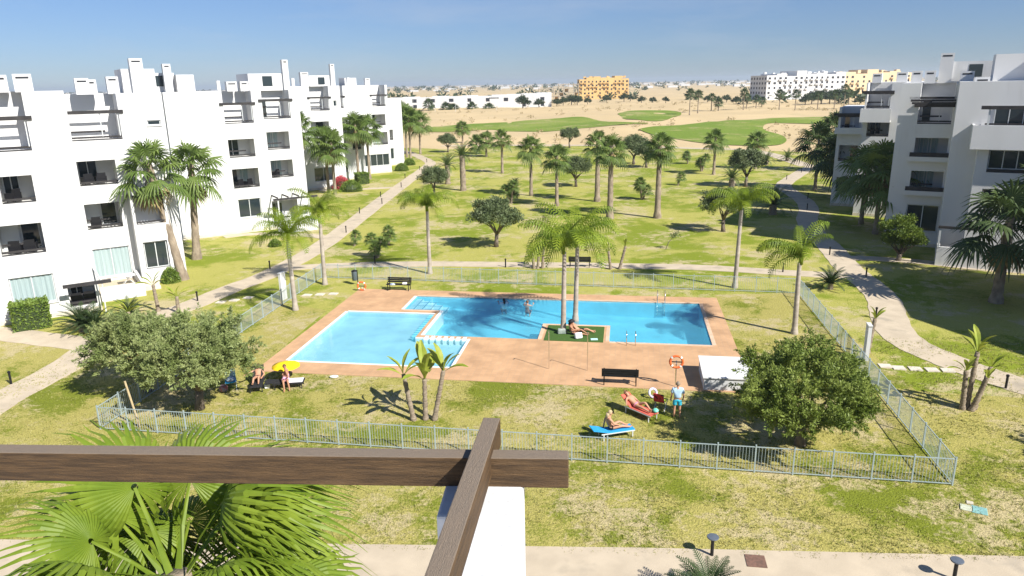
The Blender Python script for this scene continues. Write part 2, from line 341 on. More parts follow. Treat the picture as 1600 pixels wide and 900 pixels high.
# ================================================================ pool
main_poly = [(-14.4, 44.65), (-11.9, 44.65), (-11.9, 39.75), (-4.83, 39.75), (-4.83, 42.6), (-.68, 42.6), (-.68, 39.75), (5.1, 39.75), (5.1, 47.8), (-14.4, 47.8)]
kid_poly = [(-18.05, 34.95), (-8.92, 34.95), (-8.92, 39.35), (-12.1, 39.35), (-12.1, 43.85), (-18.05, 43.85)]
DZ = .06
deck = sheet('pool_deck', deck_rect, [[PU(*p) for p in main_poly], [PU(*p) for p in kid_poly]], DZ, M['deck'], kind='structure')
mb = MB()
for a, b in zip(deck_rect, deck_rect[1:] + deck_rect[:1]): mb.quad((a.x, a.y, -.1), (b.x, b.y, -.1), (b.x, b.y, DZ), (a.x, a.y, DZ))
mb.build('deck_edge', M['deck'], parent=deck)
def basin(name, poly, depth, m, label):
    """walls and floor of a pool; depth is a function of u"""
    mb = MB(); n = len(poly)
    for i in range(n):
        a, b = poly[i], poly[(i + 1) % n]
        steps = max(1, int(abs(b[0] - a[0]) / 2))
        for k in range(steps):
            p = [a[j] + (b[j] - a[j]) * k / steps for j in (0, 1)]; q = [a[j] + (b[j] - a[j]) * (k + 1) / steps for j in (0, 1)]
            mb.quad(PU(*p, DZ), PU(*q, DZ), PU(*q, -depth(q[0])), PU(*p, -depth(p[0])))
    o = mb.build(name, m, kind='structure')
    us = sorted({p[0] for p in poly} | set(np.arange(min(p[0] for p in poly), max(p[0] for p in poly), 1.0)))
    vsx = sorted({p[1] for p in poly}); mb = MB()
    for u0, u1 in zip(us, us[1:]):
        for v0, v1 in zip(vsx, vsx[1:]):
            if inside(((u0 + u1) / 2, (v0 + v1) / 2), poly):
                mb.quad(PU(u0, v0, -depth(u0)), PU(u1, v0, -depth(u1)), PU(u1, v1, -depth(u1)), PU(u0, v1, -depth(u0)))
    mb.build('pool_floor', m, parent=o); return o
main_b = basin('pool_basin', main_poly, lambda u: .85 + .2 * sstep(-6, 4, u), M['pooltile'], '')
kid_b = basin('pool_basin', kid_poly, lambda u: .28, M['kidtile'], '')
# entry steps with dark nosings
for i in range(5):
    u0, u1 = -14.38 + i * .46, -14.38 + (i + 1) * .46
    z = -.14 - i * .14
    st = MB().box(0, 0, -.84, .455, 3.12, z).build('pool_step', M['kidtile'], parent=main_b)
    st.location = PU(u0, 44.67); st.rotation_euler = (0, 0, TH)
    ns = MB().box(.40, .02, z + .003, .45, 3.10, z + .02).build('step_nosing', M['darktile'], parent=st)
for k in range(3):
    b_ = MB().box(0, 0, -.62, 2.1, .03, -.60).build('step_nosing', M['darktile'], parent=main_b); b_.location = PU(-14.3, 45.4 + k * .8, .46); b_.rotation_euler = (0, 0, TH)
# divider wall between the two pools, stepping blocks beside it
dv = MB()
def pbox(mb, u0, v0, z0, u1, v1, z1):
    m = Matrix.Rotation(TH, 4, 'Z'); return mb.box(u0, v0, z0, u1, v1, z1, m)
pbox(dv, -12.11, 39.34, -1.3, -11.72, 44.66, .05); pbox(dv, -11.72, 39.34, -1.3, -8.91, 39.76, .01)
dvo = dv.build('pool_divider', M['whitetile'], kind='structure')
for k in range(7):
    pbox(MB(), -11.55 + k * .385, 39.12, -.42, -11.33 + k * .385, 39.62, .07).build('block', M['whitetile'], parent=dvo)
for k in range(11):
    pbox(MB(), -12.42, 39.6 + k * .39, -.42, -12.13, 39.78 + k * .39, .03).build('block', M['pooltile'], parent=dvo)
# coping: white rim round the paddling pool, thin pale rim round the big one
def rim(poly, w, m, skip=()):
    n = len(poly); k = 0
    for i in range(n):
        if i in skip: continue
        a, b = Vector((*poly[i], 0)), Vector((*poly[(i + 1) % n], 0)); d = (b - a).normalized(); o = Vector((d.y, -d.x, 0))
        pa, pb = a - d * (w if k == 0 else 0) * 0, b
        q = MB(); c = [pa, pb, pb + o * w, pa + o * w]
        lo = [PU(p.x, p.y, DZ - .05) for p in c]; hi = [PU(p.x, p.y, DZ + .012 + .002 * (i % 2)) for p in c]
        q.add(lo + hi, ((0, 1, 2, 3), (7, 6, 5, 4), (4, 5, 1, 0), (5, 6, 2, 1), (6, 7, 3, 2), (7, 4, 0, 3)))
        q.build('coping', m, parent=deck)
rim(kid_poly, .16, M['whitetile'], skip=(2, 3))
rim(main_poly, .22, M['coping'], skip=(1, 2, 9))
rim([main_poly[9], main_poly[0]], .2, M['whitetile'], skip=(1,))
# water
wm = bpy.data.materials.new('pool_water'); wm.use_nodes = True; N = wm.node_tree.nodes; L = wm.node_tree.links
N.remove(N['Principled BSDF']); out = N['Material Output']
tr = N.new('ShaderNodeBsdfTransparent'); tr.inputs[0].default_value = (.86, .97, .99, 1)
gl = N.new('ShaderNodeBsdfGlossy'); gl.inputs['Roughness'].default_value = .03
fr = N.new('ShaderNodeLayerWeight'); fr.inputs['Blend'].default_value = .5
p5 = N.new('ShaderNodeMath'); p5.operation = 'POWER'; L.new(fr.outputs['Facing'], p5.inputs[0]); p5.inputs[1].default_value = 5
sc5 = N.new('ShaderNodeMath'); sc5.operation = 'MULTIPLY_ADD'; L.new(p5.outputs[0], sc5.inputs[0]); sc5.inputs[1].default_value = .98; sc5.inputs[2].default_value = .02
ms = N.new('ShaderNodeMixShader'); L.new(sc5.outputs[0], ms.inputs[0]); df = N.new('ShaderNodeBsdfDiffuse'); df.inputs[0].default_value = (.13, .56, .73, 1); md = N.new('ShaderNodeMixShader'); md.inputs[0].default_value = .28; L.new(tr.outputs[0], md.inputs[1]); L.new(df.outputs[0], md.inputs[2]); L.new(md.outputs[0], ms.inputs[1]); L.new(gl.outputs[0], ms.inputs[2]); L.new(ms.outputs[0], out.inputs['Surface'])
tn = N.new('ShaderNodeTexNoise'); tn.inputs['Scale'].default_value = 2.2; tn.inputs['Detail'].default_value = 4
ge = N.new('ShaderNodeNewGeometry'); L.new(ge.outputs['Position'], tn.inputs['Vector'])
bp = N.new('ShaderNodeBump'); bp.inputs['Strength'].default_value = .22; bp.inputs['Distance'].default_value = .03; L.new(tn.outputs['Fac'], bp.inputs['Height'])
L.new(bp.outputs[0], gl.inputs['Normal']); L.new(bp.outputs[0], fr.inputs['Normal'])
sheet('water', [PU(*p) for p in main_poly], [], -.0, wm, kind='structure')
sheet('water', [PU(*p) for p in kid_poly], [], -.005, wm, kind='structure')
# island lawn patch on the deck
pt = MB(); pbox(pt, -4.45, 39.55, .0, -1.02, 42.3, DZ + .03); pt.build('turf_patch', M['island'], kind='structure')

# ================================================================ fence round the pool
bar_me = MB().box(-.0065, -.0065, .1, .0065, .0065, 1.1).mesh('bar', M['fence'])
post_me = MB().box(-.025, -.025, 0, .025, .025, 1.19).mesh('post', M['fence'])
def fence(a, b, label):
    a, b = Vector(a), Vector(b); d = b - a; Ln = d.length; n = max(1, round(Ln / 1.42)); st = Ln / n
    f = empty('pool_fence', a, math.atan2(d.y, d.x), label=label, cat='fence', group='steel fences round the pool')
    rail = MB().box(.03, -.015, 1.085, st - .03, .015, 1.115).mesh('rail', M['fence']); rail2 = MB().box(.03, -.015, .085, st - .03, .015, .115).mesh('rail', M['fence'])
    for i in range(n + 1):
        inst('post', post_me, f, (i * st, 0, 0))
        if i == n: break
        inst('rail', rail, f, (i * st, 0, 0)); inst('rail', rail2, f, (i * st, 0, 0))
        nb = 11
        for k in range(1, nb + 1): inst('bar', bar_me, f, (i * st + k * st / (nb + 1), 0, 0))
    return f
c_nl, c_nr, c_fr, c_fl = PU(-22.75, 26.15), PU(12.12, 25.75), PU(12.12, 51.0), PU(-23.4, 52.2)
fence(c_nl, c_nr, 'grey green steel bar fence in front of the sunbathers')
fence(c_nr, c_fr, 'grey green steel bar fence between the bushy olive and the winding path')
fence(c_fl, c_fr, 'pale steel bar fence behind the pool along the straight path')
fence(c_nl, c_fl, 'grey green steel bar fence between the paddling pool and the white flats')
# gate pillars
def pillar(name, p, rz, label):
    e = empty(name, p, rz, label=label, cat='pillar')
    MB().box(-.28, -.09, 0, .28, .09, 1.95).build('body', M['stucco'], e); MB().box(-.31, -.11, 1.95, .31, .11, 2.0).build('cap', M['stucco_old'], e)
    MB().box(-.05, -.10, 1.2, .05, -.088, 1.4).build('intercom', M['frame'], e); return e
pillar('gate_pillar', gnd(444, 468), TH + R(80), 'white rendered gate pillar at the fence beside the slim palm')
pillar('gate_pillar', gnd(1352, 562), TH + R(85), 'white gate pillar on the fence next to the stepping stones')
# stepping stones
st_me = MB().box(-.30, -.26, 0, .30, .26, .05).mesh('stepping_stone', M['plinth'])
for i, (x, y) in enumerate([(1383, 573), (1404, 576), (1430, 577.5), (1456, 579), (1481, 580)]):
    inst('stepping_stone', st_me, None, gnd(x, y) + Vector((0, 0, .02)), (0, 0, TH + .1 * math.sin(i * 3)), label='square sand coloured stepping stone between gate and winding path', cat='stepping stone', group='stepping stones at the gate')
for i, (x, y) in enumerate([(480, 462), (500, 461), (521, 460)]):
    inst('stepping_stone', st_me, None, gnd(x, y) + Vector((0, 0, .02)), (0, 0, TH), label='sand coloured stepping stone in the grass by the slim palm', cat='stepping stone', group='stepping stones by the left gate')
for i, (x, y) in enumerate([(345, 473), (366, 470), (388, 466)]):
    inst('stepping_stone', st_me, None, gnd(x, y) + Vector((0, 0, .02)), (0, 0, TH), label='stepping stone outside the fence near the long path', cat='stepping stone', group='stepping stones outside the left gate')
# ================================================================ apartment buildings
def cells(x0, x1, z0, z1, holes):
    xs = sorted({x0, x1} | {v for h in holes for v in (h[0], h[1]) if x0 < v < x1})
    zs = sorted({z0, z1} | {v for h in holes for v in (h[2], h[3]) if z0 < v < z1})
    for a, b in zip(xs, xs[1:]):
        for c, d in zip(zs, zs[1:]):
            mx, mz = (a + b) / 2, (c + d) / 2
            if not any(h[0] < mx < h[1] and h[2] < mz < h[3] for h in holes): yield a, b, c, d
def glazing(parent, x0, x1, z0, z1, y, kind, n=2):
    """a framed window standing in the plane y (seen from -y)"""
    w = .06
    fr = MB()
    fr.box(x0, y - .03, z1 - w, x1, y + .03, z1).box(x0, y - .03, z0, x1, y + .03, z0 + w)
    for i in range(n + 1):
        cx = x0 + (x1 - x0 - w) * i / n; fr.box(cx, y - .028, z0 + w, cx + w, y + .028, z1 - w)
    win = fr.build('window', M['frame'], parent)
    if kind == 'curtain':
        k = int((x1 - x0) / .09); mb = MB(); pts = [(x0 + w + (x1 - x0 - 2 * w) * i / k, y + .04 + .025 * math.sin(i * 1.9) + .01 * math.sin(i * .7)) for i in range(k + 1)]
        for a, b in zip(pts, pts[1:]): mb.quad((a[0], a[1], z0 + w), (b[0], b[1], z0 + w), (b[0], b[1], z1 - w), (a[0], a[1], z1 - w))
        mb.build('curtain', M['curtain'], win, True)
    else:
        for i in range(n):
            a = x0 + (x1 - x0 - w) * i / n + w; b = x0 + (x1 - x0 - w) * (i + 1) / n
            MB().box(a, y - .008, z0 + w, b, y + .008, z1 - w).build('pane', M['glass'], win)
    return win
def block(P, rz, Ln, D, Hh, ops, label, roof=(), name='apartment_building', extra=None, plinth=True):
    """rectangular block; local x runs along the front, y into the building. ops: (x0, x1, z0, z1, kind[, depth])"""
    e = empty(name, P, rz, label=label, cat='apartment building')
    holes = [(o[0], o[1], o[2], Hh + 1 if o[4] == 'open' else o[3]) for o in ops]
    w = MB()
    for a, b, c, d in cells(0, Ln, 0, Hh, holes): w.quad((a, 0, c), (b, 0, c), (b, 0, d), (a, 0, d))
    rholes = [(o[0], o[1], -1, o[5] if len(o) > 5 else 2.4) for o in ops if o[4] == 'open']
    for a, b, c, d in cells(0, Ln, 0, D, rholes): w.quad((a, c, Hh), (b, c, Hh), (b, d, Hh), (a, d, Hh))
    w.quad((0, D, 0), (0, 0, 0), (0, 0, Hh), (0, D, Hh)); w.quad((Ln, 0, 0), (Ln, D, 0), (Ln, D, Hh), (Ln, 0, Hh)); w.quad((Ln, D, 0), (0, D, 0), (0, D, Hh), (Ln, D, Hh))
    w.build('wall', M['stucco'], e)
    if plinth: MB().box(-.02, -.05, 0, Ln + .02, -.004, .32).build('plinth', M['plinth'], e)
    for o in ops:
        x0, x1, z0, z1, kind = o[:5]; dp = o[5] if len(o) > 5 else {'win': .2, 'curtain': .2, 'log': 2.0, 'open': 2.4}[kind]
        top = Hh if kind == 'open' else z1
        r = MB()
        r.quad((x0, dp, z0), (x1, dp, z0), (x1, dp, top), (x0, dp, top))
        r.quad((x0, 0, z0), (x1, 0, z0), (x1, dp, z0), (x0, dp, z0))
        r.quad((x0, 0, z0), (x0, dp, z0), (x0, dp, top), (x0, 0, top)); r.quad((x1, dp, z0), (x1, 0, z0), (x1, 0, top), (x1, dp, top))
        if kind != 'open': r.quad((x0, dp, z1), (x1, dp, z1), (x1, 0, z1), (x0, 0, z1))
        r.build('recess', M['stucco'] if kind == 'open' else M['interior'], e)
        ln = x1 - x0
        if kind in ('win', 'curtain'):
            glazing(e, x0 + .02, x1 - .02, z0 + .02, z1 - .02, .12, kind, max(1, round(ln / 1.2)))
            MB().box(x0 - .06, -.07, z0 - .07, x1 + .06, .1, z0 - .003).build('sill', M['stucco'], e)
        else:
            if kind == 'log':
                q = int(abs(x0 * 7 + z0 * 3)) % 4; zt = min(z1 - .1, z0 + 2.1)
                if q == 0: glazing(e, x0 + .15, x0 + .15 + ln * .5, z0 + .01, zt, dp - .06, 'glass', 2)
                elif q == 1: glazing(e, x0 + .2, x0 + ln * .72, z0 + .01, zt, dp - .06, 'curtain', 2)
                elif q == 2: glazing(e, x0 + ln * .5, x1 - .15, z0 + .01, zt, dp - .06, 'glass', 1); MB().box(x0 + .1, dp - .07, z0 + .01, x0 + ln * .46, dp - .02, zt).build('shutter', M['frame'], e)
                else: glazing(e, x0 + .12, x0 + ln * .36, z0 + .01, zt, dp - .06, 'glass', 1); glazing(e, x0 + ln * .40, x0 + ln * .8, z0 + .01, zt, dp - .06, 'curtain', 1)
            rl = MB().box(x0 + .01, .02, z0 + .16, x1 - .01, .10, z0 + .29).build('railing', M['beamdark'], e)
            MB().box(x0 + .01, .03, z0 + .01, x1 - .01, .08, z0 + .09).build('bar', M['beamdark'], rl)
            if int(x0 * 3 + z0) % 2: MB().box(x0 + ln * .05, .5, z0 + .55, x0 + ln * .7, .62, z0 + .68).build('bar', M['beamdark'], rl)
            if kind == 'open':
                for j, yy in enumerate((-.12, .7, 1.5)):
                    MB().box(x0 - (.35 if j == 0 else .05), yy, z1 - (.16 if j == 0 else .1), x1 + (.3 if j == 0 else .05), yy + .13, z1 + (.08 if j == 0 else .02)).build('pergola_beam', M['beamdark'], e)
                for j, xx in enumerate((x0 + ln * .62, x1 - .14)):
                    MB().box(xx, .0, z0 + .26, xx + .06, .06, z1 - .16).build('post', M['frame'], e)
                if int(x0 * 5) % 2: glazing(e, x0 + .2, x0 + .2 + ln * .3, z0 + .01, z0 + 2.0, dp - .05, 'glass', 1)
    for (x0, y0, x1, y1, h, *vent) in roof:
        c = MB().box(x0, y0, Hh - .05, x1, y1, Hh + h).build('chimney' if (x1 - x0) < 1.3 else 'roof_box', M['stucco'], e)
        if (x1 - x0) < 1.3:
            MB().box(x0 + .15, y0 - .012, Hh + h - .28, x1 - .15, y0 + .1, Hh + h - .16).build('vent', M['void'], c)
        elif vent:
            a = x0 + (x1 - x0) * .35; MB().box(a, y0 - .02, Hh + h - 1.25, a + 1.0, y0 + .1, Hh + h - .25).build('window', M['glass'], c)
    return e
def LP(s, t): a = R(57); return Vector((s * math.sin(a) + t * math.cos(a), s * math.cos(a) - t * math.sin(a), 0))
def RP(s, t): return Vector((s * .8660254 - t * .5, -s * .5 - t * .8660254, 0))
RZL, RZR = R(33), R(-30)
def rel(ops, s0): return [(o[0] - s0, o[1] - s0) + tuple(o[2:]) for o in ops]
F1, F2, F3, F4 = (1.15, 3.15), (4.45, 6.4), (7.75, 9.55), (11.05, 13.05)
# --- left row, nearest first
s0 = -13.0
blkA = block(LP(s0, -55.3), RZL, 15.35, 11, 14.55, rel([
    (-2.55, -.1, 1.1, 3.0, 'curtain'), (-2.6, -.2, *F2, 'log'), (-2.0, -.2, 7.75, 9.45, 'log'), (-4.6, .1, 10.95, 13.0, 'open', 2.2),
    (-7.5, -5, 1.1, 3.0, 'curtain'), (-7.5, -5, *F2, 'log'), (-7.5, -5, *F3, 'log'), (.55, 2.15, .55, 2.05, 'log', 1.2)], s0),
    'white four storey flats beside the clipped square hedge',
    roof=[(11.6, 1.2, 12.5, 2.0, 1.0), (12.8, 1.2, 13.8, 2.0, 1.05), (3, 2, 6.5, 6, 1.5)])
MB().box(13.36, -.03, 0, 13.42, .0, 14.5).build('expansion_joint', M['stucco_old'], blkA)
tb = MB().box(13.3, -1.2, 2.12, 16.1, -1.05, 2.34).build('terrace_beam', M['beamdark'], blkA)
MB().bar((15.55, -1.1, 2.2), (15.2, 0, 3.1), .09, .09).build('brace', M['frame'], tb)
MB().bar((15.55, -1.12, 2.2), (15.5, -1.12, .1), .07, .07).build('post', M['frame'], tb)
s0 = 2.37
blkA2 = block(LP(s0, -62), RZL, 6.6, 10, 14.3, rel([
    (2.5, 5.9, 11.0, 13.05, 'open', 2.6), (2.6, 5.15, 7.75, 9.55, 'log'), (2.55, 5.0, 4.5, 6.4, 'log'), (2.6, 5.15, .75, 3.0, 'curtain'),
    (7.7, 8.65, 11.9, 12.28, 'win')], s0),
    'white flats with an open roof terrace behind the pair of tall palms',
    roof=[(1.1, 1.0, 2.0, 1.8, 1.1), (4.3, 1.8, 6.6, 6.5, 1.75), (4.9, 1.4, 5.8, 2.2, 2.5), (3.2, 1.6, 4.0, 2.4, 1.2), (1.9, 1.3, 2.5, 1.9, 1.0)])
bay = MB()
bx0, bx1 = 5.6 - s0, 8.05 - s0
for a, b, c, d in cells(bx0, bx1, 0, 7.3, [(bx0 + .2, bx1 - .2, 4.65, 6.75), (bx0 + .4, bx1 - .35, 1.2, 3.3)]): bay.quad((a, -1.2, c), (b, -1.2, c), (b, -1.2, d), (a, -1.2, d))
bay.quad((bx0, 0, 0), (bx0, -1.2, 0), (bx0, -1.2, 7.3), (bx0, 0, 7.3)); bay.quad((bx1, -1.2, 0), (bx1, 0, 0), (bx1, 0, 7.3), (bx1, -1.2, 7.3)); bay.quad((bx0, -1.2, 7.3), (bx1, -1.2, 7.3), (bx1, 0, 7.3), (bx0, 0, 7.3))
bay.quad((bx0, -1.2, 4.65), (bx1, -1.2, 4.65), (bx1, 0, 4.65), (bx0, 0, 4.65)); bay.quad((bx0, -1.1, 1.2), (bx1, -1.1, 1.2), (bx1, 0, 1.2), (bx0, 0, 1.2))
bayo = bay.build('bay', M['stucco'], blkA2)
glazing(bayo, bx0 + .45, bx1 - .4, 1.25, 3.25, -1.0, 'glass', 2)
MB().box(bx0 + .2, -1.18, 4.8, bx1 - .2, -1.1, 4.9).build('railing', M['beamdark'], bayo); MB().box(bx0 + .1, -1.35, 6.7, bx1 - .1, -1.22, 6.9).build('pergola_beam', M['beamdark'], bayo)
tw = MB().box(.15, -4.6, 0, 3.0, -4.4, 1.05).box(2.8, -4.4, 0, 3.0, -.01, 1.05).build('terrace_wall', M['stucco'], blkA2)
MB().box(.15, -4.4, 0, 2.8, -.01, .45).build('terrace_floor', M['path'], blkA2)
MB().box(3.0, -3.2, 0, 4.2, -2.6, .25).box(3.0, -2.6, 0, 4.2, -2.0, .45).build('steps', M['plinth'], blkA2)
s0 = 11.3
blkB = block(LP(s0, -77.3), RZL, 12.9, 11, 14.25, rel([
    (16.6, 19.4, 11.1, 13.05, 'open'), (16.65, 19.2, *F3, 'log'), (16.7, 19.3, 4.65, 6.6, 'log'), (16.9, 19.2, 1.6, 3.5, 'win'),
    (20.4, 23.2, 11.4, 13.3, 'open'), (20.5, 22.8, 8.3, 10.1, 'log'), (20.6, 22.9, 5.4, 7.2, 'log'), (20.3, 23.0, .5, 3.0, 'log', 1.6)], s0),
    'white flats with a long blank wall and two columns of balconies',
    roof=[(6.1, 1, 7.1, 1.8, .9), (7.4, 1, 8.2, 1.8, .9), (-1.2, 2.5, 1.6, 7, 1.8, 1), (.5, 1.2, 1.2, 1.9, 2.6), (1.6, 1.4, 3.2, 4.5, 1.6), (8.4, 1.6, 12.4, 6.5, 1.65, 1), (11.9, 1.3, 12.5, 1.9, 3.0), (5.3, 1.5, 5.6, 1.8, 1.0)])
tp = MB().box(8.6, -2.3, 3.35, 13.2, -2.15, 3.55).build('terrace_pergola', M['beamdark'], blkB)
for k in range(4): MB().box(9.0 + k * 1.1, -2.2, 3.55, 9.1 + k * 1.1, 0, 3.68).build('rafter', M['beamdark'], tp)
for xx in (9.0, 12.2): MB().box(xx, -2.28, .05, xx + .12, -2.16, 3.35).build('post', M['frame'], tp)
MB().box(8.6, -3.0, 0, 13.0, -2.8, 1.0).box(12.8, -2.8, 0, 13.0, -.01, 1.0).build('terrace_wall', M['stucco'], blkB)
s0 = 30.0
blkC = block(LP(s0, -104), RZL, 8.6, 11, 14.6, rel([
    (34.1, 36.9, 11.2, 13.05, 'open'), (37.5, 38.0, 11.75, 12.55, 'win'), (33.9, 36.6, 7.75, 9.7, 'log'), (33.9, 36.6, 4.6, 6.5, 'log'), (33.8, 36.6, 1.2, 3.2, 'win'), (30.6, 32.6, 4.7, 6.5, 'log'), (30.6, 32.6, 7.9, 9.7, 'log')], s0),
    'white flats rising behind the twin fan palms and pink bougainvillea',
    roof=[(.6, 1.2, 1.5, 2, 1.3), (3.5, 1.2, 4.6, 2.0, 1.9), (4.8, 1.6, 8.4, 6, 1.45, 1), (7.9, 1.2, 8.5, 1.8, 3.0), (2.2, 1.3, 2.6, 1.7, 1.1)])
s0 = 38.6
blkC2 = block(LP(s0, -112.5), RZL, 6.5, 11, 14.6, rel([
    (40.0, 42.2, 11.2, 13.0, 'open'), (40.0, 42.2, 7.9, 9.8, 'log'), (40.0, 42.2, 4.7, 6.6, 'log'), (40.0, 42.2, 1.2, 3.2, 'win'), (43.2, 44.6, 7.9, 9.6, 'log'), (43.2, 44.6, 4.7, 6.4, 'log')], s0),
    'narrow white section of flats between two balcony blocks beyond the pink flowers',
    roof=[(1.0, 1.2, 1.9, 2, 1.2), (5.0, 1.3, 5.4, 1.7, 1.2)])
s0 = 44.2
blkD = block(LP(s0, -117.3), RZL, 7.6, 12, 14.6, rel([
    (46.9, 51.5, 1.3, 3.25, 'win'), (48.7, 51.4, 4.8, 6.9, 'log'), (48.8, 51.2, 8.0, 9.85, 'log'), (49.0, 51.4, 11.15, 13.0, 'open')], s0),
    'white flats with a wide ground floor window facing the bright lawn',
    roof=[(4.4, 1.3, 5.2, 2, 1.1), (.8, 1.3, 2.8, 4, 1.2)])
s0 = 53.0
blkE = block(LP(s0, -127.5), RZL, 6.0, 14, 12.0, rel([
    (54.0, 55.2, 8.2, 9.8, 'log'), (55.9, 57, 4.7, 6.6, 'log'), (54.0, 55.2, 4.7, 6.6, 'log'), (55.9, 57, 1.2, 3.2, 'win')], s0),
    'farthest stepped white flats of the left row, partly behind the palm clump')
# --- right row
s0 = 1.2
blkR1 = block(RP(s0, -67.5), RZR, 22, 12, 14.0, rel([], s0), 'grey shaded white flats with the projecting balcony parapet', plinth=True,
    roof=[(1.0, 1.5, 2.0, 2.3, .3), (2.2, 2.5, 5.2, 6, 2.0), (5.0, 1.6, 5.8, 2.6, 2.2), (5.9, 2, 8.5, 5, 1.6)])
# projecting bay of that block
bx0, bx1, bh = 1.75, 16, 10.85
wins = [(bx0 + .75, bx0 + 3.6, 7.35, 9.05, 'log'), (bx0 + .7, bx0 + 3.5, 4.25, 6.1, 'log'), (bx0 + 5, bx0 + 8, 7.35, 9.05, 'log'), (bx0 + 5, bx0 + 8, 4.25, 6.1, 'log')]
w = MB()
for a, b, c, d in cells(bx0, bx1, 0, bh, [x[:4] for x in wins]): w.quad((a, -1.6, c), (b, -1.6, c), (b, -1.6, d), (a, -1.6, d))
w.quad((bx0, 0, 0), (bx0, -1.6, 0), (bx0, -1.6, bh), (bx0, 0, bh)); w.quad((bx1, -1.6, 0), (bx1, 0, 0), (bx1, 0, bh), (bx1, -1.6, bh)); w.quad((bx0, -1.6, bh - .9), (bx1, -1.6, bh - .9), (bx1, 0, bh - .9), (bx0, 0, bh - .9))
rb = w.build('bay', M['stucco'], blkR1)
for i, (a, b, c, d, k) in enumerate(wins):
    q = MB(); q.quad((a, -.05, c), (b, -.05, c), (b, -.05, d), (a, -.05, d)); q.quad((a, -1.6, c), (b, -1.6, c), (b, -.05, c), (a, -.05, c)); q.quad((a, -1.6, c), (a, -.05, c), (a, -.05, d), (a, -1.6, d)); q.quad((b, -.05, c), (b, -1.6, c), (b, -1.6, d), (b, -.05, d)); q.quad((a, -.05, d), (b, -.05, d), (b, -1.6, d), (a, -1.6, d))
    q.build('recess', M['interior'], rb)
    glazing(rb, a + .05, b - .05, c + .25, d - .03, -1.3, 'glass', 3)
    MB().box(a, -1.56, c + .02, b, -1.5, c + .2).build('railing', M['beamdark'], rb)
MB().box(bx0 - .55, -2.3, 9.1, bx1, -2.15, bh).box(bx0 - .55, -2.15, 9.1, bx0 - .4, 0, bh).box(bx0 - .4, -2.15, 9.1, bx1, -1.602, 9.25).build('balcony_parapet', M['stucco'], blkR1)
MB().box(bx0 - .2, -2.4, 12.02, bx1, -2.25, 12.28).build('pergola_beam', M['beamdark'], blkR1)
MB().box(bx0 + .2, -1.5, 10.86, bx1, -1.4, 10.98).build('railing', M['beamdark'], blkR1)
for k in range(4): MB().box(bx0 + .3 + k * 2.9, -2.3, 10.86, bx0 + .42 + k * 2.9, -2.2, 12.02).build('post', M['frame'], blkR1)
glazing(blkR1, bx0 + .8, bx0 + 3.6, 10.0, 12.1, -.06, 'glass', 3)
MB().box(bx0 + 4.6, -1.6, 9.96, bx0 + 10, -.01, 13.6).build('upper_block', M['stucco'], blkR1)
# ground floor terrace in front
MB().box(-.0, -2.6, 0, 10.0, -2.4, 1.55).box(0, -2.4, 0, .2, -.01, 1.55).build('terrace_wall', M['stucco'], blkR1)
MB().box(-.1, -2.62, 3.0, 2.6, -2.45, 3.2).build('pergola_beam', M['beamdark'], blkR1); MB().box(.0, -2.58, 1.55, .14, -2.46, 3.0).build('post', M['frame'], blkR1)
s0 = -2.95
blkR2 = block(RP(s0, -72), RZR, 6.0, 11, 13.9, rel([
    (-1.45, 1.05, 10.55, 12.1, 'open'), (-1.4, 1.05, 7.7, 9.4, 'log'), (-1.4, 1.05, 4.8, 6.6, 'log'), (-1.4, 1.1, 1.35, 3.7, 'win')], s0),
    'shaded white flats with a stack of dark railed balconies behind the citrus tree',
    roof=[(.6, 1.2, 1.4, 2, 1.0), (1.6, 1.4, 2.4, 2.0, 1.0), (2.6, 2, 3.6, 3, 2.4), (3.0, 2.2, 8.0, 6.5, 1.7, 1), (4.2, 1.4, 5.2, 2, .9)])
s0 = -6.75
blkR3 = block(RP(s0, -86), RZR, 5.2, 10, 13.9, rel([
    (-6.6, -4.4, 11.3, 12.9, 'open'), (-6.3, -4.2, 8.45, 10.0, 'log'), (-6.3, -4.2, 5.2, 6.9, 'log'), (-3.6, -2.2, .8, 2.6, 'win')], s0),
    'shaded white flats rising behind the dark palms, balcony on top',
    roof=[(2.6, 1.2, 3.6, 2, 1.0), (.3, 2, 1.2, 3, .9)])
s0 = -9.75
blkR4 = block(RP(s0, -92), RZR, 3.2, 8, 11.2, rel([
    (-9.5, -7.4, 8.5, 10.3, 'open', 2.0), (-9.4, -7.4, 5.2, 7.0, 'log'), (-9.4, -7.4, 1.6, 3.4, 'win')], s0),
    'lower stepped white flats at the far end of the right row, behind palm crowns')
# projecting balcony and pergola pieces of the right row
MB().box(-.25, -1.1, 9.95, 2.6, -.95, 11.3).box(-.25, -.95, 9.95, -.1, -.003, 11.3).box(-.1, -.95, 9.95, 2.6, -.003, 10.1).build('balcony_parapet', M['stucco'], blkR3)
MB().box(-.3, -1.15, 12.85, 2.7, -1.0, 13.1).build('pergola_beam', M['beamdark'], blkR3)
for k in range(3): MB().box(.95 - k * .12, -.9 + k * .45, 12.2 + k * .2, 4.25, -.78 + k * .45, 12.38 + k * .2).build('pergola_beam', M['beamdark'], blkR2)
for z in (4.8, 7.7): MB().box(1.2, -.55, z - .25, 4.2, -.003, z + .14).build('balcony_parapet', M['stucco'], blkR2); MB().box(1.25, -.5, z + .143, 4.15, -.42, z + .5).build('railing', M['beamdark'], blkR2)
MB().box(-.2, -.9, 8.3, 2.9, -.75, 9.0).box(-.2, -.75, 8.3, 2.9, -.003, 8.45).build('balcony_parapet', M['stucco'], blkR4); MB().box(-.4, -1.0, 10.35, 3.0, -.85, 10.6).build('pergola_beam', M['beamdark'], blkR4)
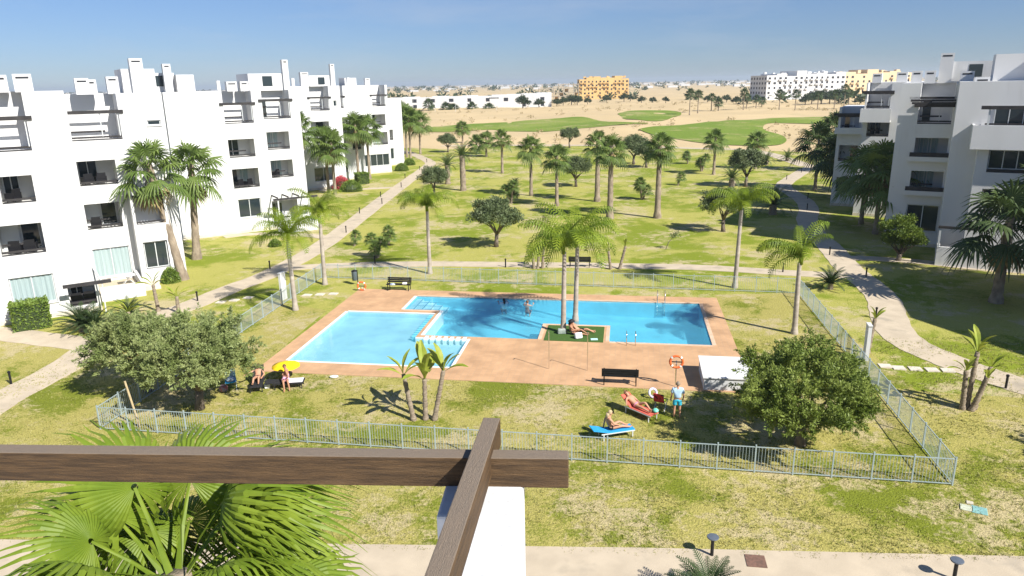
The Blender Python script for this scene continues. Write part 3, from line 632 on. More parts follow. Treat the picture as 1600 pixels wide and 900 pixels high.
# the next block of the right row, beside the viewer (its shade lies across the lawn)
blkR0 = empty('apartment_building', (36.6, 32, 0), 0, label='white flats shading the lawn beside the winding path', cat='apartment building')
fp = [(0, 0), (3.8, -10.3), (24, -14), (26, 6), (3.8, 11.9)]
mb = MB(); n = len(fp)
mb.v = [(x, y, z) for z in (0, 14.0) for x, y in fp]; mb.f = [tuple(range(n, 2 * n))] + [(i, (i + 1) % n, n + (i + 1) % n, n + i) for i in range(n)]
mb.build('wall', M['stucco'], blkR0)
MB().box(8, -4, 14, 13, 2, 16).build('roof_box', M['stucco'], blkR0)

# ================================================================ the building under the camera: terrace wall, pillar and pergola
own = empty('apartment_building', (0, 0, 0), R(-4.5), label='white terrace block below the pergola', cat='apartment building')
MB().box(-14, -9, 0, 26, 3.45, 11.2).build('wall', M['stucco'], own)
pil = MB().box(-.60, 2.98, 11.2, -.20, 3.36, 12.53).build('pergola_pillar', M['stucco_old'], None, label='white rendered pillar carrying the timber pergola', cat='pillar')
pil.rotation_euler = (0, 0, R(-4.2)); bevel(pil, .015)
perg = empty('pergola', (0, 0, 0), 0, label='weathered brown timber pergola of two crossing beams', cat='pergola')
def beam(a, b, w, h, name):
    a, b = Vector(a), Vector(b); d = b - a
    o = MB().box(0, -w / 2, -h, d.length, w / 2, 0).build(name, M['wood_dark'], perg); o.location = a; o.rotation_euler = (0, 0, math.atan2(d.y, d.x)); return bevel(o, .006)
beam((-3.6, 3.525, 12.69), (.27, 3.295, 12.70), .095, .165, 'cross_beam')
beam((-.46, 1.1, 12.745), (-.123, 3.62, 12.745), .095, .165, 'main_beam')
# ================================================================ vegetation
rng = random.Random(11)
def fan_leaf(mb, base, yaw, pitch, petiole, R_, nseg=14, droop=.35, rows=3, spread=135, roll=0.0, jn=.55, ex=2.4):
    """one fan frond: a bare stalk and pleated segments whose free tips hang"""
    rot = Matrix.Rotation(yaw, 3, 'Z') @ Matrix.Rotation(-pitch, 3, 'Y') @ Matrix.Rotation(roll, 3, 'X')
    base = Vector(base)
    tip = rot @ Vector((petiole, 0, 0)); sag = petiole * .12
    hub = base + tip - Vector((0, 0, sag))
    w = .02 + .012 * R_
    side = rot @ Vector((0, w, 0)); up = rot @ Vector((0, 0, w * .6))
    mid = base + tip * .5 - Vector((0, 0, sag * .2))
    mb.add([base - side * 1.6, base + side * 1.6, mid + side, mid - side, hub + side * .7, hub - side * .7, mid + up], [(0, 1, 2, 6), (0, 6, 3), (3, 6, 5), (6, 2, 4), (6, 4, 5)])
    da = R(2 * spread) / nseg
    for i in range(nseg):
        a = -R(spread) + da * (i + .5)
        ln = R_ * (.80 + .20 * math.cos(a * .8)) * rng.uniform(.92, 1.05)
        pts = []
        for k in range(rows + 1):
            t = k / rows; r = ln * (.05 + .95 * t)
            wid = math.tan(da / 2) * r if t < jn else math.tan(da / 2) * ln * jn * (1 - (t - jn) / (1 - jn) * .93)
            dz = -droop * ln * (t ** ex) * rng.uniform(.8, 1.25) - .06 * R_ * t * abs(a)
            fold = wid * .5
            c = Vector((math.cos(a), math.sin(a), 0)); n = Vector((-c.y, c.x, 0))
            for s, f in ((-1, 0), (0, 1), (1, 0)):
                p = rot @ (c * r + n * wid * s + Vector((0, 0, fold * f)))
                pts.append(hub + p + Vector((0, 0, dz)))
        fs = []
        for k in range(rows):
            o = 3 * k
            fs += [(o, o + 1, o + 4, o + 3), (o + 1, o + 2, o + 5, o + 4)]
        mb.add(pts, fs)
def feather_leaf(mb, base, yaw, pitch, ln, n=26, arch=1.0, leaf=.55, hang=.6, width=.028, curl=0.0):
    """one feather frond: an arching rib with leaflets to both sides"""
    base = Vector(base); pts = []; p = base.copy(); ang = pitch; st = ln / n; y = yaw
    for i in range(n + 1):
        pts.append(p.copy()); d = Vector((math.cos(y) * math.cos(ang), math.sin(y) * math.cos(ang), math.sin(ang)))
        p = p + d * st; ang -= arch * (.35 + 1.3 * i / n) / n * 1.6; y += curl / n
        ang = max(ang, R(-86))
    mb.tube([pts[0], pts[n // 3], pts[2 * n // 3], pts[-1]], [.03 + .008 * ln, .022 + .004 * ln, .014, .004], 4, False)
    for i in range(2, n):
        d = (pts[i + 1] - pts[i]).normalized(); sd = d.cross(Vector((0, 0, 1)))
        if sd.length < .1: sd = Vector((math.sin(y), -math.cos(y), 0))
        sd.normalize(); t = i / n; ll = leaf * math.sin(math.pi * min(.97, .18 + .80 * t)) ** .7 * rng.uniform(.85, 1.15)
        for s in (-1, 1):
            o = (sd * s * .85 + d * .55 + Vector((0, 0, (.45 if i % 2 else -.35) * min(1, hang)))).normalized(); m = pts[i] + o * ll * .5 - Vector((0, 0, hang * ll * .12)); e = pts[i] + o * ll * (.95 - hang * .25) - Vector((0, 0, hang * ll * .62))
            w = d * width * (.8 + .5 * leaf)
            mb.add([pts[i] - w, pts[i] + w, m + w * 1.1, m - w * 1.1, e], [(0, 1, 2, 3), (3, 2, 4)])
def trunk(h, r0, r1, lean=(0, 0), n=9, seg=12, flare=1.0, rough=.06, seed=0):
    mb = MB(); pts, rad = [], []
    for i in range(seg + 1):
        t = i / seg
        pts.append((lean[0] * t * t, lean[1] * t * t, h * t - (.05 if i == 0 else 0)))
        rr = r0 + (r1 - r0) * t + r0 * .45 * flare * max(0, 1 - t * 7) ** 2
        rad.append(rr * (1 + rough * (1 if i % 2 else -1)))
    mb.tube(pts, rad, n); return mb
# ---- fan palms: shared meshes
def make_fan_crown(R_, nl, nseg, seed, droop=.35, pet=1.0, rows=3):
    global rng; rng = random.Random(seed); mb = MB()
    for i in range(nl):
        t = i / nl; yaw = i * 2.39996 + rng.uniform(-.2, .2); pitch = R(82 - 128 * t ** .85 + rng.uniform(-8, 8))
        fan_leaf(mb, (math.cos(yaw) * .1, math.sin(yaw) * .1, -.5 * t), yaw, pitch, pet * rng.uniform(.8, 1.15) * (.75 + .4 * t), R_ * rng.uniform(.85, 1.1), nseg, droop * rng.uniform(.7, 1.4) + .2 * t, rows, roll=rng.uniform(-.3, .3))
    return mb
def make_skirt(R_, nl, seed):
    global rng; rng = random.Random(seed); mb = MB()
    for i in range(nl):
        yaw = i * 2.39996; fan_leaf(mb, (math.cos(yaw) * .15, math.sin(yaw) * .15, -.5 - .5 * rng.random()), yaw, R(-50 - 30 * rng.random()), .55 * R_, R_ * .75, 9, .3, 2, 80)
    return mb
fan_crowns = [make_fan_crown(1.05, 26, 18, s, pet=1.05, droop=.35).mesh('crown', M['fan_leaf']) for s in (1, 2, 3)]
fan_skirts = [make_skirt(.9, 10, s).mesh('dead_fronds', M['dead_leaf']) for s in (4, 5)]
fan_trunk = trunk(1, .23, .17, (.0, 0), rough=.07, seg=18).mesh('trunk', M['trunk_grey'], True)
fan_trunk_t = trunk(1, .36, .22, (.02, .01), rough=.05, seg=20).mesh('trunk', M['trunk_grey'], True)
def fan_palm(p, h, label, group, var=0, sc=1.0, skirt=True, thick=False, lean=(0, 0), leafmat=None):
    e = empty('fan_palm', p, rng.uniform(0, 6.28) if lean == (0, 0) else 0, label=label, cat='palm tree', group=group)
    ct = h - .95 * sc
    t = inst('trunk', fan_trunk_t if thick else fan_trunk, e, (0, 0, 0), (lean[0], lean[1], 0), (1 if not thick else 1, 1, ct))
    me = fan_crowns[var % 3]
    if leafmat:
        key = me.name + leafmat
        if key not in bpy.data.meshes: m2 = me.copy(); m2.name = key; m2.materials[0] = M[leafmat]
        me = bpy.data.meshes[key]
    top = Matrix.Rotation(lean[1], 3, 'Y') @ Matrix.Rotation(lean[0], 3, 'X') @ Vector((0, 0, ct))
    inst('crown', me, e, top, (0, 0, var * 1.3), sc)
    if skirt: inst('dead_fronds', fan_skirts[var % 2], e, top, (0, 0, var), sc * (.9 if skirt is True else skirt))
    return e
def gz(px, py, top):
    """ground spot of a trunk and the height its crown top reaches"""
    g = gnd(px, py); d = ray(px, top); return g, CAM_H + d.z * g.y / d.y
G_LAWN = 'tall fan palms on the open park lawn'
mid = [(785, 271, 204, 0), (830, 306, 214, 1), (870, 322, 228, 2), (933, 315, 207, 0), (953, 342, 213, 1), (1027, 341, 210, 2), (1115, 273, 204, 0), (1180, 264, 206, 1)]
lab = {785: 'fan palm with a round crown beside a wispy companion, beyond the squat date palms', 830: 'fan palm with shaggy crown and slim trunk between date palms and low spiky clumps', 870: 'shorter fan palm with wide ragged crown left of the twin tall palms', 933: 'tall fan palm behind another, crown overlapping a grey olive',
       953: 'tall fan palm with thick pale trunk rising behind the island palms', 1027: 'tall fan palm with a flared trunk base and split crown on the open lawn', 1115: 'fan palm with dark tufted crown standing alone before the fairway', 1180: 'fan palm beside a short date palm near the bend of the winding path'}
for x, y, t, v in mid:
    g, h = gz(x, y, t); fan_palm(g, h, lab[x], G_LAWN, v, 1.05, skirt=.75, thick=x in (953, 1027, 933))
for x, y, t, v in [(760, 245, 206, 1), (723, 224, 190, 2), (745, 240, 212, 0)]:
    g, h = gz(x, y, t); fan_palm(g, h, 'small distant fan palm at the far edge of the lawn', 'fan palms at the lawn edge', v, 1.15)
# pair beside the left flats
for x, y, t, v, l in [(287, 437, 224, 0, 'tall fan palm with patterned trunk, dead tan fronds in its crown, by the flats'), (308, 405, 226, 1, 'tall fan palm with slimmer trunk just behind its taller partner by the flats')]:
    g, h = gz(x, y, t); fan_palm(g, h, l, 'pair of tall palms by the left flats', v, 1.42, skirt=1.15, thick=True, lean=(0, -.15) if x == 287 else (0, .07))
for x, y, t, v, l in [(514, 302, 200, 2, 'fan palm of the twin clump in front of the bougainvillea'), (524, 304, 206, 0, 'second fan palm of the twin clump in front of the bougainvillea'),
                      (561, 283, 178, 1, 'fan palm close to the far white flats wall'), (578, 280, 181, 2, 'fan palm on the bright lawn strip before the far flats'),
                      (476, 312, 178, 0, 'fan palm in the gap between two blocks of flats')]:
    g, h = gz(x, y, t); fan_palm(g, h, l, 'palms along the left flats', v, 1.45, skirt=1.0)
for x, y, t, v in [(629, 250, 160, 0), (636, 246, 166, 1), (642, 252, 168, 2), (657, 241, 175, 0), (622, 240, 165, 1)]:
    g, h = gz(x, y, t); fan_palm(g, h, 'tall fan palm in the clump at the end of the left flats', 'palm clump at the end of the left flats', v, 1.6)
for x, y, t, v in [(1273, 297, 196, 0), (1306, 312, 212, 1), (1345, 350, 232, 2), (1367, 366, 228, 0), (1300, 268, 178, 2), (1335, 300, 208, 1), (1392, 372, 246, 2)]:
    g, h = gz(x, y, t); fan_palm(g, h, 'dark fan palm in the group before the shaded right flats', 'dark palms before the right flats', v, 1.75, leafmat='fan_dark' if x < 1340 else None)  # shade is put into the darker leaf colour; the lit palms keep the usual leaf
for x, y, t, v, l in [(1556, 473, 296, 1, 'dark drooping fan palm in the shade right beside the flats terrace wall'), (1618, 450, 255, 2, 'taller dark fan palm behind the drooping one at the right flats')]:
    g, h = gz(x, y, t); fan_palm(g, h, l, 'shaded palms by the terrace wall', v, 1.7, skirt=1.0, thick=True, leafmat='fan_dark')  # darker leaf colour carries the shade on these two crowns
for i, (x, y, t) in enumerate([(1077, 184, 143), (1090, 180, 144), (1111, 177, 150), (1122, 177, 158), (1161, 176, 143), (1166, 174, 150), (1181, 172, 152), (1190, 170, 155), (1217, 174, 142), (1242, 174, 141), (1277, 172, 144), (1303, 172, 141), (1318, 172, 133), (1325, 170, 139)]):
    g, h = gz(x, y, t); g.z = dune(g.x, g.y); fan_palm(g, h, 'far palm standing in the sand beyond the fairway', 'far palms in the sand', i, 1.2, leafmat='fan_dark', skirt=False)
for i, (x, y, t) in enumerate([(670, 173, 155), (697, 172, 160), (710, 172, 163), (738, 172, 160), (764, 172, 161)]):
    g, h = gz(x, y, t); fan_palm(g, h, 'young palm by the long white wall', 'young palms by the long white wall', i, 2.0, leafmat='fan_dark', skirt=False)
# ---- near fan palm below the viewer: every frond an object of its own
def near_palm():
    p = Vector((-4.75, 8.6, 0)); e = empty('fan_palm', p, 0, label='large bright green fan palm growing right below the pergola', cat='palm tree')
    trunk(8.0, .34, .24, rough=.05, seg=26, n=12).build('trunk', M['trunk_grey'], e, True)
    global rng; variants = []
    for s in range(5):
        rng = random.Random(40 + s); mb = MB(); fan_leaf(mb, (0, 0, 0), 0, 0, 1.25, 1.15, 40, [.7, .9, 1.15, .8, 1.3][s], 8, 155, 0, .6, 3.4)
        variants.append(mb.mesh('frond', M['fan_near']))
    rng = random.Random(5)
    for i in range(58):
        t = i / 58; yaw = i * 2.39996 + rng.uniform(-.25, .25); pitch = R(62 - 100 * t ** .75 + rng.uniform(-10, 10)); s = rng.uniform(.85, 1.08)
        inst('frond', variants[rng.choice([0, 1, 3]) if t < .45 else rng.choice([1, 2, 4])], e, (math.cos(yaw) * .14, math.sin(yaw) * .14, 8.0 - .5 * t), (rng.uniform(-.5, .5), -pitch, yaw), s)
    rng = random.Random(8); mb = MB()
    for i in range(16): yaw = i * 2.4; fan_leaf(mb, (math.cos(yaw) * .2, math.sin(yaw) * .2, 7.4 - .04 * i), yaw, R(-65), .7, .85, 10, .2, 2, 80)
    mb.build('dead_fronds', M['dead_leaf'], e)
near_palm()
# ---- feather palms (slim ringed trunk, yellow green drooping crown)
def feather_variant(seed, ln, leaf, arch, n, m, hang=.7, width=.028):
    global rng; rng = random.Random(seed); mb = MB(); feather_leaf(mb, (0, 0, 0), 0, 0, ln, n, arch, leaf, hang, width, rng.uniform(-.5, .5)); return mb
def pitched(fn, pitches, name, m):
    out = []
    for i, pt in enumerate(pitches):
        global rng; rng = random.Random(90 + i); mb = MB(); fn(mb, pt); out.append(mb.mesh(name, m))
    return out
queen_fr = pitched(lambda mb, pt: feather_leaf(mb, (0, 0, 0), 0, R(pt), 2.9, 40, 1.12 + .35 * rng.random(), .74, .85, .019, rng.uniform(-.5, .5)), (78, 66, 52, 38, 20, 60), 'frond', M['queen_leaf'])
queen_tr = trunk(1, .17, .115, rough=.03, seg=22, n=10).mesh('trunk', M['trunk_smooth'], True)
def queen_palm(px, py, top, label, nf=11, sc=1.0, seed=0, bias=None):
    g, h = gz(px, py, top); r = random.Random(seed); e = empty('feather_palm', g, 0, label=label, cat='palm tree', group='slim feather palms round the pool')
    ct = h - 1.75 * sc
    inst('trunk', queen_tr, e, (0, 0, 0), (r.uniform(-.02, .02), r.uniform(-.02, .02), 0), (1, 1, ct))
    MB().tube([(0, 0, ct - .1), (0, 0, ct + .35), (0, 0, ct + .7)], [.12, .13, .04], 8).build('crownshaft', M['queen_leaf'], e, True)
    for i in range(nf):
        yaw = i * 2.39996 + r.uniform(-.3, .3) + seed; k = r.choice((0, 1, 5)) if i < 4 else r.choice((2, 3, 4, 5))
        if bias is not None and i > 3: yaw = bias + r.uniform(-1.7, 1.7)
        inst('frond', queen_fr[k], e, (0, 0, ct + .3), (0, 0, yaw), sc * r.uniform(.85, 1.1))
queen_palm(880, 522, 338, 'slender feather palm on the pool island, left of the pair', 16, 1.21, 1)
queen_palm(899, 501, 330, 'thicker feather palm on the pool island behind the resting couple', 17, 1.24, 2)
queen_palm(672, 428, 290, 'feather palm behind the fence between bench and round olive', 16, 1.08, 3)
queen_palm(462, 485, 328, 'feather palm inside the fence near the white gate pillar', 15, 1.08, 4)
queen_palm(508, 445, 300, 'feather palm at the back corner of the fence by the waste bin', 15, 1.03, 5)
queen_palm(1148, 450, 288, 'feather palm leaning by the back fence, beyond the far pool end', 15, 1.03, 6)
queen_palm(1241, 522, 360, 'feather palm with fronds blown to one side at the pool corner', 14, 1.08, 7, bias=R(165))
# ---- date palms: thick trunk, stiff arching feathers
date_fr = pitched(lambda mb, pt: feather_leaf(mb, (0, 0, 0), 0, R(pt), 2.7, 24, .85, .42, .15, .03), (80, 62, 45, 25, 5), 'frond', M['date_leaf'])
date_tr = trunk(1, .42, .40, rough=.06, seg=12, n=10, flare=.5).mesh('trunk', M['trunk_grey'], True)
def date_palm(px, py, top, label, tr_h=None, sc=1.0, seed=0, group='squat date palms on the lawn'):
    g, h = gz(px, py, top); r = random.Random(seed); e = empty('date_palm', g, 0, label=label, cat='palm tree', group=group)
    ct = max(.3, h - 2.2 * sc) if tr_h is None else tr_h
    inst('trunk', date_tr, e, (0, 0, 0), (0, 0, 0), (sc, sc, ct))
    for i in range(26):
        inst('frond', date_fr[min(4, int(i / 26 * 5))], e, (0, 0, ct - .05), (0, 0, i * 2.39996 + r.uniform(-.2, .2)), sc * r.uniform(.9, 1.1))
date_palm(724, 298, 218, 'date palm with a stout pale trunk, taller of the pair', None, 1.0, 1)
date_palm(700, 288, 236, 'date palm with a stout trunk, shorter of the pair', None, .95, 2)
date_palm(1197, 258, 232, 'short date palm beside the fan palm by the path bend', .9, .8, 3); date_palm(1230, 252, 230, 'twin stemmed date palm near the far end of the winding path', .6, .85, 4)
date_palm(1142, 305, 250, 'date palm half hidden behind a grey olive crown', 2.2, .9, 5)
date_palm(1207, 335, 290, 'broad date palm beside the winding path', 1.1, 1.0, 6)
# ---- cycads
cyc_fr = pitched(lambda mb, pt: feather_leaf(mb, (0, 0, 0), 0, R(pt), 1.15, 22, .7, .2, .05, .016), (75, 55, 35, 15), 'frond', M['cycad_leaf'])
def cycad(p, sc, label, seed=0, n=30):
    e = empty('cycad', p, seed, label=label, cat='cycad', group='cycads'); r = random.Random(seed)
    MB().tube([(0, 0, -.02), (0, 0, .35 * sc)], [.16 * sc, .13 * sc], 8).build('trunk', M['trunk_grey'], e)
    for i in range(n): inst('frond', cyc_fr[min(3, int(i / n * 4))], e, (0, 0, .33 * sc), (0, 0, i * 2.39996), sc * r.uniform(.9, 1.1))
cycad(gnd(130, 518), 1.5, 'pale spiky cycad beside the clipped square hedge', 1); cycad(gnd(152, 521), 1.45, 'dark cycad in front of the white flats terrace', 2)
cycad(gnd(1297, 452), 1.35, 'cycad with a golden cone by the junction of the paths', 3)
cycad(Vector((5.4, 17.35, .05)), 1.15, 'dark spiky cycad at the pavement edge in front of the lamp', 4, 40)
cycad(gnd(203, 500), 1.2, 'cycad with a golden centre beside the yellow paddle leaved plant', 5)
for i, (x, y) in enumerate([(800, 294), (805, 290)]): cycad(gnd(x, y), 1.0, 'low spiky clump in the middle of the park lawn', 6 + i)
# ---- low multi-stemmed dwarf palms
def dwarf_palm(px, py, heads, label, sc=1.0):
    g = gnd(px, py); e = empty('dwarf_palm', g, rng.uniform(0, 6), label=label, cat='dwarf palm', group='dwarf palms on the lawn')
    for i in range(heads):
        a = i * 2.2; h = sc * (1.15 + .4 * ((i * 7) % 3)); q = Vector((math.cos(a) * .5 * sc, math.sin(a) * .5 * sc, h))
        MB().tube([(math.cos(a) * .1, math.sin(a) * .1, -.05), q * .6, q], [.11 * sc, .09 * sc, .08 * sc], 7).build('trunk', M['trunk_grey'], e)
        inst('crown', fan_crowns[i % 3], e, q, (0, 0, i), .36 * sc)
for x, y, n, l in [(1003, 312, 3, 'three headed dwarf palm under the tall palms'), (798, 318, 4, 'dwarf palm clump beside the round olive'), (1096, 268, 3, 'dwarf palm with splayed stems by the lone fan palm'), (1075, 256, 2, 'small dwarf palm at the lawn edge'),
                   (553, 385, 1, 'single headed dwarf palm by the long path'), (589, 403, 3, 'three headed dwarf palm outside the back fence'), (606, 383, 2, 'dwarf palm near the long path bend'), (1058, 290, 1, 'lone small dwarf palm on the open lawn')]:
    dwarf_palm(x, y, n, l, 1.25 if y < 330 else .95)
# ---- paddle leaved bananas (strelitzia)
def paddle(mb, base, yaw, pitch, ln, w, bend):
    base = Vector(base); n = 6; p = base.copy(); ang = pitch; L_, R2, C = [], [], []
    for i in range(n + 1):
        t = i / n; d = Vector((math.cos(yaw) * math.cos(ang), math.sin(yaw) * math.cos(ang), math.sin(ang)))
        sd = Vector((-math.sin(yaw), math.cos(yaw), 0)); up = sd.cross(d) * -1
        ww = .03 if t < .3 else w * math.sin(math.pi * (.08 + .9 * (t - .3) / .7)) ** .6
        C.append(p.copy()); L_.append(p + sd * ww * rng.uniform(.75, 1.1) - up * ww * -.35); R2.append(p - sd * ww * rng.uniform(.75, 1.1) - up * ww * -.35)
        p = p + d * ln / n; ang -= bend / n
    vs = L_ + C + R2; m = n + 1
    mb.add(vs, [(i, i + 1, m + i + 1, m + i) for i in range(n)] + [(m + i, m + i + 1, 2 * m + i + 1, 2 * m + i) for i in range(n)])
def strelitzia(g, stems, label, group='paddle leaved plants'):
    e = empty('paddle_leaf_plant', g, 0, label=label, cat='plant', group=group)
    for j, (dx, dy, h, lx, ly, nl, ll) in enumerate(stems):
        top = Vector((dx + lx, dy + ly, h))
        st = trunk(1, .125, .10, rough=.12, seg=14, n=8); 
        st.v = [(dx + lx * z + x * 1.0, dy + ly * z + y, z * h) for x, y, z in st.v]; st.build('stem', M['trunk_grey'], e, True)
        for i in range(nl):
            mb = MB(); s = i / max(1, nl - 1) - .5
            paddle(mb, top - Vector((0, 0, .1)), R(15 + 70 * j) + (0 if i % 2 else math.pi) + rng.uniform(-.5, .5), R(88 - 46 * abs(s) * 2 + rng.uniform(-6, 6)), ll * rng.uniform(.8, 1.15), ll * .115, .9)
            mb.build('leaf', M['banana_leaf'], e)
rng = random.Random(3)
strelitzia(gnd(664, 657), [(-.5, 0, 2.2, -.35, .1, 7, 1.15), (.02, .05, 2.0, .05, 0, 8, 1.75), (.42, 0, 2.35, .5, .1, 7, 1.3)], 'three stemmed paddle leaved plant inside the fence before the paddling pool')
strelitzia(gnd(1512, 640), [(-.25, 0, 1.9, -.1, 0, 6, .95), (.0, .1, 2.7, .15, .1, 8, 1.3), (.25, 0, 2.0, .55, .1, 7, .95), (.05, -.15, 1.7, .35, -.2, 4, .8)], 'bushy group of paddle leaved stems beyond the fence corner')
strelitzia(gnd(1355, 553), [(0, .0, 2.0, .25, .1, 6, .9)], 'paddle leaved plant beside the right gate pillar')
strelitzia(gnd(840, 420), [(-.3, 0, 1.4, -.1, 0, 5, .9), (.4, .1, 1.8, .1, 0, 6, 1.0), (.0, 0, 1.0, .1, 0, 5, .8)], 'paddle leaved plant behind the back fence, left of the hidden bench')
strelitzia(gnd(960, 421), [(-.3, 0, 1.5, -.2, 0, 5, .9), (.4, 0, 1.9, .45, 0, 6, 1.0)], 'paddle leaved plant behind the back fence, right of the hidden bench')
strelitzia(gnd(248, 487), [(0, 0, 1.9, -.1, 0, 9, 1.1)], 'yellow paddle leaved plant with pale stem before the terrace wall')
strelitzia(gnd(279, 490), [(0, 0, 1.2, .05, 0, 7, 1.0)], 'small paddle leaved plant beside the path lamp'); strelitzia(gnd(204, 508), [(0, 0, .9, 0, 0, 8, 1.1)], 'bright paddle leaved plant next to the golden centred cycad')
M['right_olive'] = leaf_mat('green_olive_leaf', (.14, .20, .03), (.27, .33, .075), scale=1.0, transl=.3)
# ---- leafy crowns built from many small leaves
def leaf_cloud(centres, per, rad, ls, seed, flat=.75, lw=.38):
    r = np.random.RandomState(seed); V = []; n = len(centres) * per
    c = np.repeat(np.array(centres), per, 0)
    d = r.normal(size=(n, 3)); d /= np.linalg.norm(d, axis=1)[:, None]; rr = rad * r.rand(n) ** .45
    p = c + d * rr[:, None] * np.array([1, 1, flat])
    a = d * .8 + r.normal(size=(n, 3)) * .7 + np.array([0, 0, .25]); a /= np.linalg.norm(a, axis=1)[:, None]
    b = np.cross(a, r.normal(size=(n, 3))); b /= np.linalg.norm(b, axis=1)[:, None]
    l = (ls * (.6 + .8 * r.rand(n)))[:, None]
    q = np.stack([p, p + a * l * .5 + b * l * lw * .5, p + a * l, p + a * l * .5 - b * l * lw * .5], 1).reshape(-1, 3)
    return q
def sprig_cloud(centres, centre, twigs, per, ln, ls, seed, lw=.34):
    r = np.random.RandomState(seed); c = np.array(centres); k = len(c); out = np.array(centre)
    d = np.repeat(c - out, twigs, 0); d /= np.linalg.norm(d, axis=1)[:, None] + 1e-6; d = d * .7 + r.normal(size=d.shape) * .6 + np.array([0, 0, .15]); d /= np.linalg.norm(d, axis=1)[:, None]
    b = np.repeat(c, twigs, 0) + r.normal(size=d.shape) * .14; n = len(b) * per
    t = r.rand(n) ** .8; D = np.repeat(d, per, 0); tl = np.repeat(ln * (.5 + .8 * r.rand(len(b))), per)
    p = np.repeat(b, per, 0) + D * (t * tl)[:, None] + r.normal(size=(n, 3)) * (.09 * (1.1 - t))[:, None] - np.array([0, 0, 1]) * (.12 * (t * tl) ** 2)[:, None]
    a = D * .7 + r.normal(size=(n, 3)) * .6; a /= np.linalg.norm(a, axis=1)[:, None]; bb = np.cross(a, r.normal(size=(n, 3))); bb /= np.linalg.norm(bb, axis=1)[:, None]
    l = (ls * (.6 + .8 * r.rand(n)))[:, None]
    return np.stack([p, p + a * l * .5 + bb * l * lw * .5, p + a * l, p + a * l * .5 - bb * l * lw * .5], 1).reshape(-1, 3)
def leaf_mesh(name, q, m):
    me = bpy.data.meshes.new(name); n = len(q) // 4
    me.vertices.add(4 * n); me.vertices.foreach_set('co', q.astype(np.float32).ravel()); me.loops.add(4 * n); me.loops.foreach_set('vertex_index', np.arange(4 * n, dtype=np.int32))
    me.polygons.add(n); me.polygons.foreach_set('loop_start', np.arange(0, 4 * n, 4, dtype=np.int32)); me.materials.append(m); me.update(calc_edges=True); return me
def clump_centres(n, rx, ry, rz, cz, seed, lump=.25, hollow=.45):
    r = random.Random(seed); out = []
    while len(out) < n:
        v = Vector((r.gauss(0, 1), r.gauss(0, 1), r.gauss(0, 1))).normalized(); k = hollow + (1 - hollow) * r.random() ** .6
        s = 1 + lump * noise.noise(v * 1.9 + Vector((seed, 0, 0))) * 2
        if v.z < -.55: continue
        out.append((v.x * rx * k * s, v.y * ry * k * s, cz + v.z * rz * k * s))
    return out
def olive_proto(name, rx, ry, rz, cz, nc, per, ls, seed, m, crad=.5, th=1.5, sprig=False):
    cs = clump_centres(nc, rx, ry, rz, cz, seed)
    cme = leaf_mesh('crown', sprig_cloud(cs, (0, 0, cz - .6), 9, per // 9, crad, ls, seed) if sprig else leaf_cloud(cs, per, crad, ls, seed), m)
    r = random.Random(seed); mb = MB(); fork = Vector((.1, 0, th * .62))
    mb.tube([(0, 0, -.05), (.05, .03, th * .3), fork], [.26, .19, .17], 9)
    for i in range(7):
        c = Vector(cs[(i * 13) % len(cs)]) * .8; c.z = max(c.z, th)
        m1 = fork.lerp(c, .45) + Vector((r.uniform(-.2, .2), r.uniform(-.2, .2), .1)); mb.tube([fork - Vector((0, 0, .06)), m1, c], [.12, .07, .025], 6)
    return cme, mb.mesh('trunk', M['bark'], True)
ol_near = [olive_proto('o', 2.45, 2.2, 1.45, 2.7, 120, 540, .125, s, M['olive_leaf'], .5, 1.6, True) for s in (3, 9)]
ol_right = olive_proto('o', 3.0, 2.5, 1.45, 2.35, 165, 560, .125, 21, M['right_olive'], .5, 1.5, True)
ol_mid = [olive_proto('o', 2.1, 2.0, 1.25, 3.1, 70, 160, .22, s, M['olive_far'], .5, 2.0) for s in (5, 14)]
def tree(name, protos, p, sc, rz, label, cat='olive tree', group=None):
    e = empty(name, p, rz, label=label, cat=cat, group=group); e.scale = (sc, sc, sc) if not hasattr(sc, '__len__') else sc
    inst('trunk', protos[1], e); inst('crown', protos[0], e); return e
tree('olive_tree', ol_near[0], gnd(312, 640), 1.0, .4, 'pale leaved olive tree overhanging the fence beside the sun loungers', group=None)
tree('olive_tree', ol_near[1], gnd(232, 612), .95, 2.1, 'pale leaved olive tree outside the fence, between path and neighbouring olive')
tree('olive_tree', ol_right, gnd(1250, 696), 1.0, 1.0, 'large dense green olive tree inside the fence corner by the white pump box')
OL = 'grey green olives on the park lawn'
for i, (x, y, sc, l) in enumerate([(775, 386, 1.0, 'round olive tree with forked pale trunk and dark oval shadow on the lawn'), (1130, 362, .95, 'olive tree with a two pronged trunk right of the tall palms'), (900, 292, .95, 'small round olive between two tall fan palms'),
        (678, 309, .9, 'olive tree standing behind the feather palm'), (990, 257, 1.15, 'olive tree half hidden behind the fan palm crowns'), (890, 231, 1.0, 'olive tree at the far edge of the lawn by the fairway'), (700, 238, .9, 'olive tree near the far path bend'), (1165, 292, 1.15, 'wide olive tree with a date palm behind it'), (1010, 262, 1.0, 'pale olive behind the split crowned palm')]):
    tree('olive_tree', ol_mid[i % 2], gnd(x, y), sc, i * 1.9, l, group=OL)
tree('olive_tree', ol_right, Vector((26.3, 22.6, 0)), 1.0, 2.5, 'dense olive tree beside the pavement, its shade on the lawn')
cit = olive_proto('c', 1.55, 1.5, 1.45, 2.1, 60, 220, .17, 31, M['citrus_leaf'], .45, 1.0)
tree('citrus_tree', cit, gnd(1403, 408), 1.0, 0, 'bright green citrus tree in front of the shaded balconies', 'citrus tree')
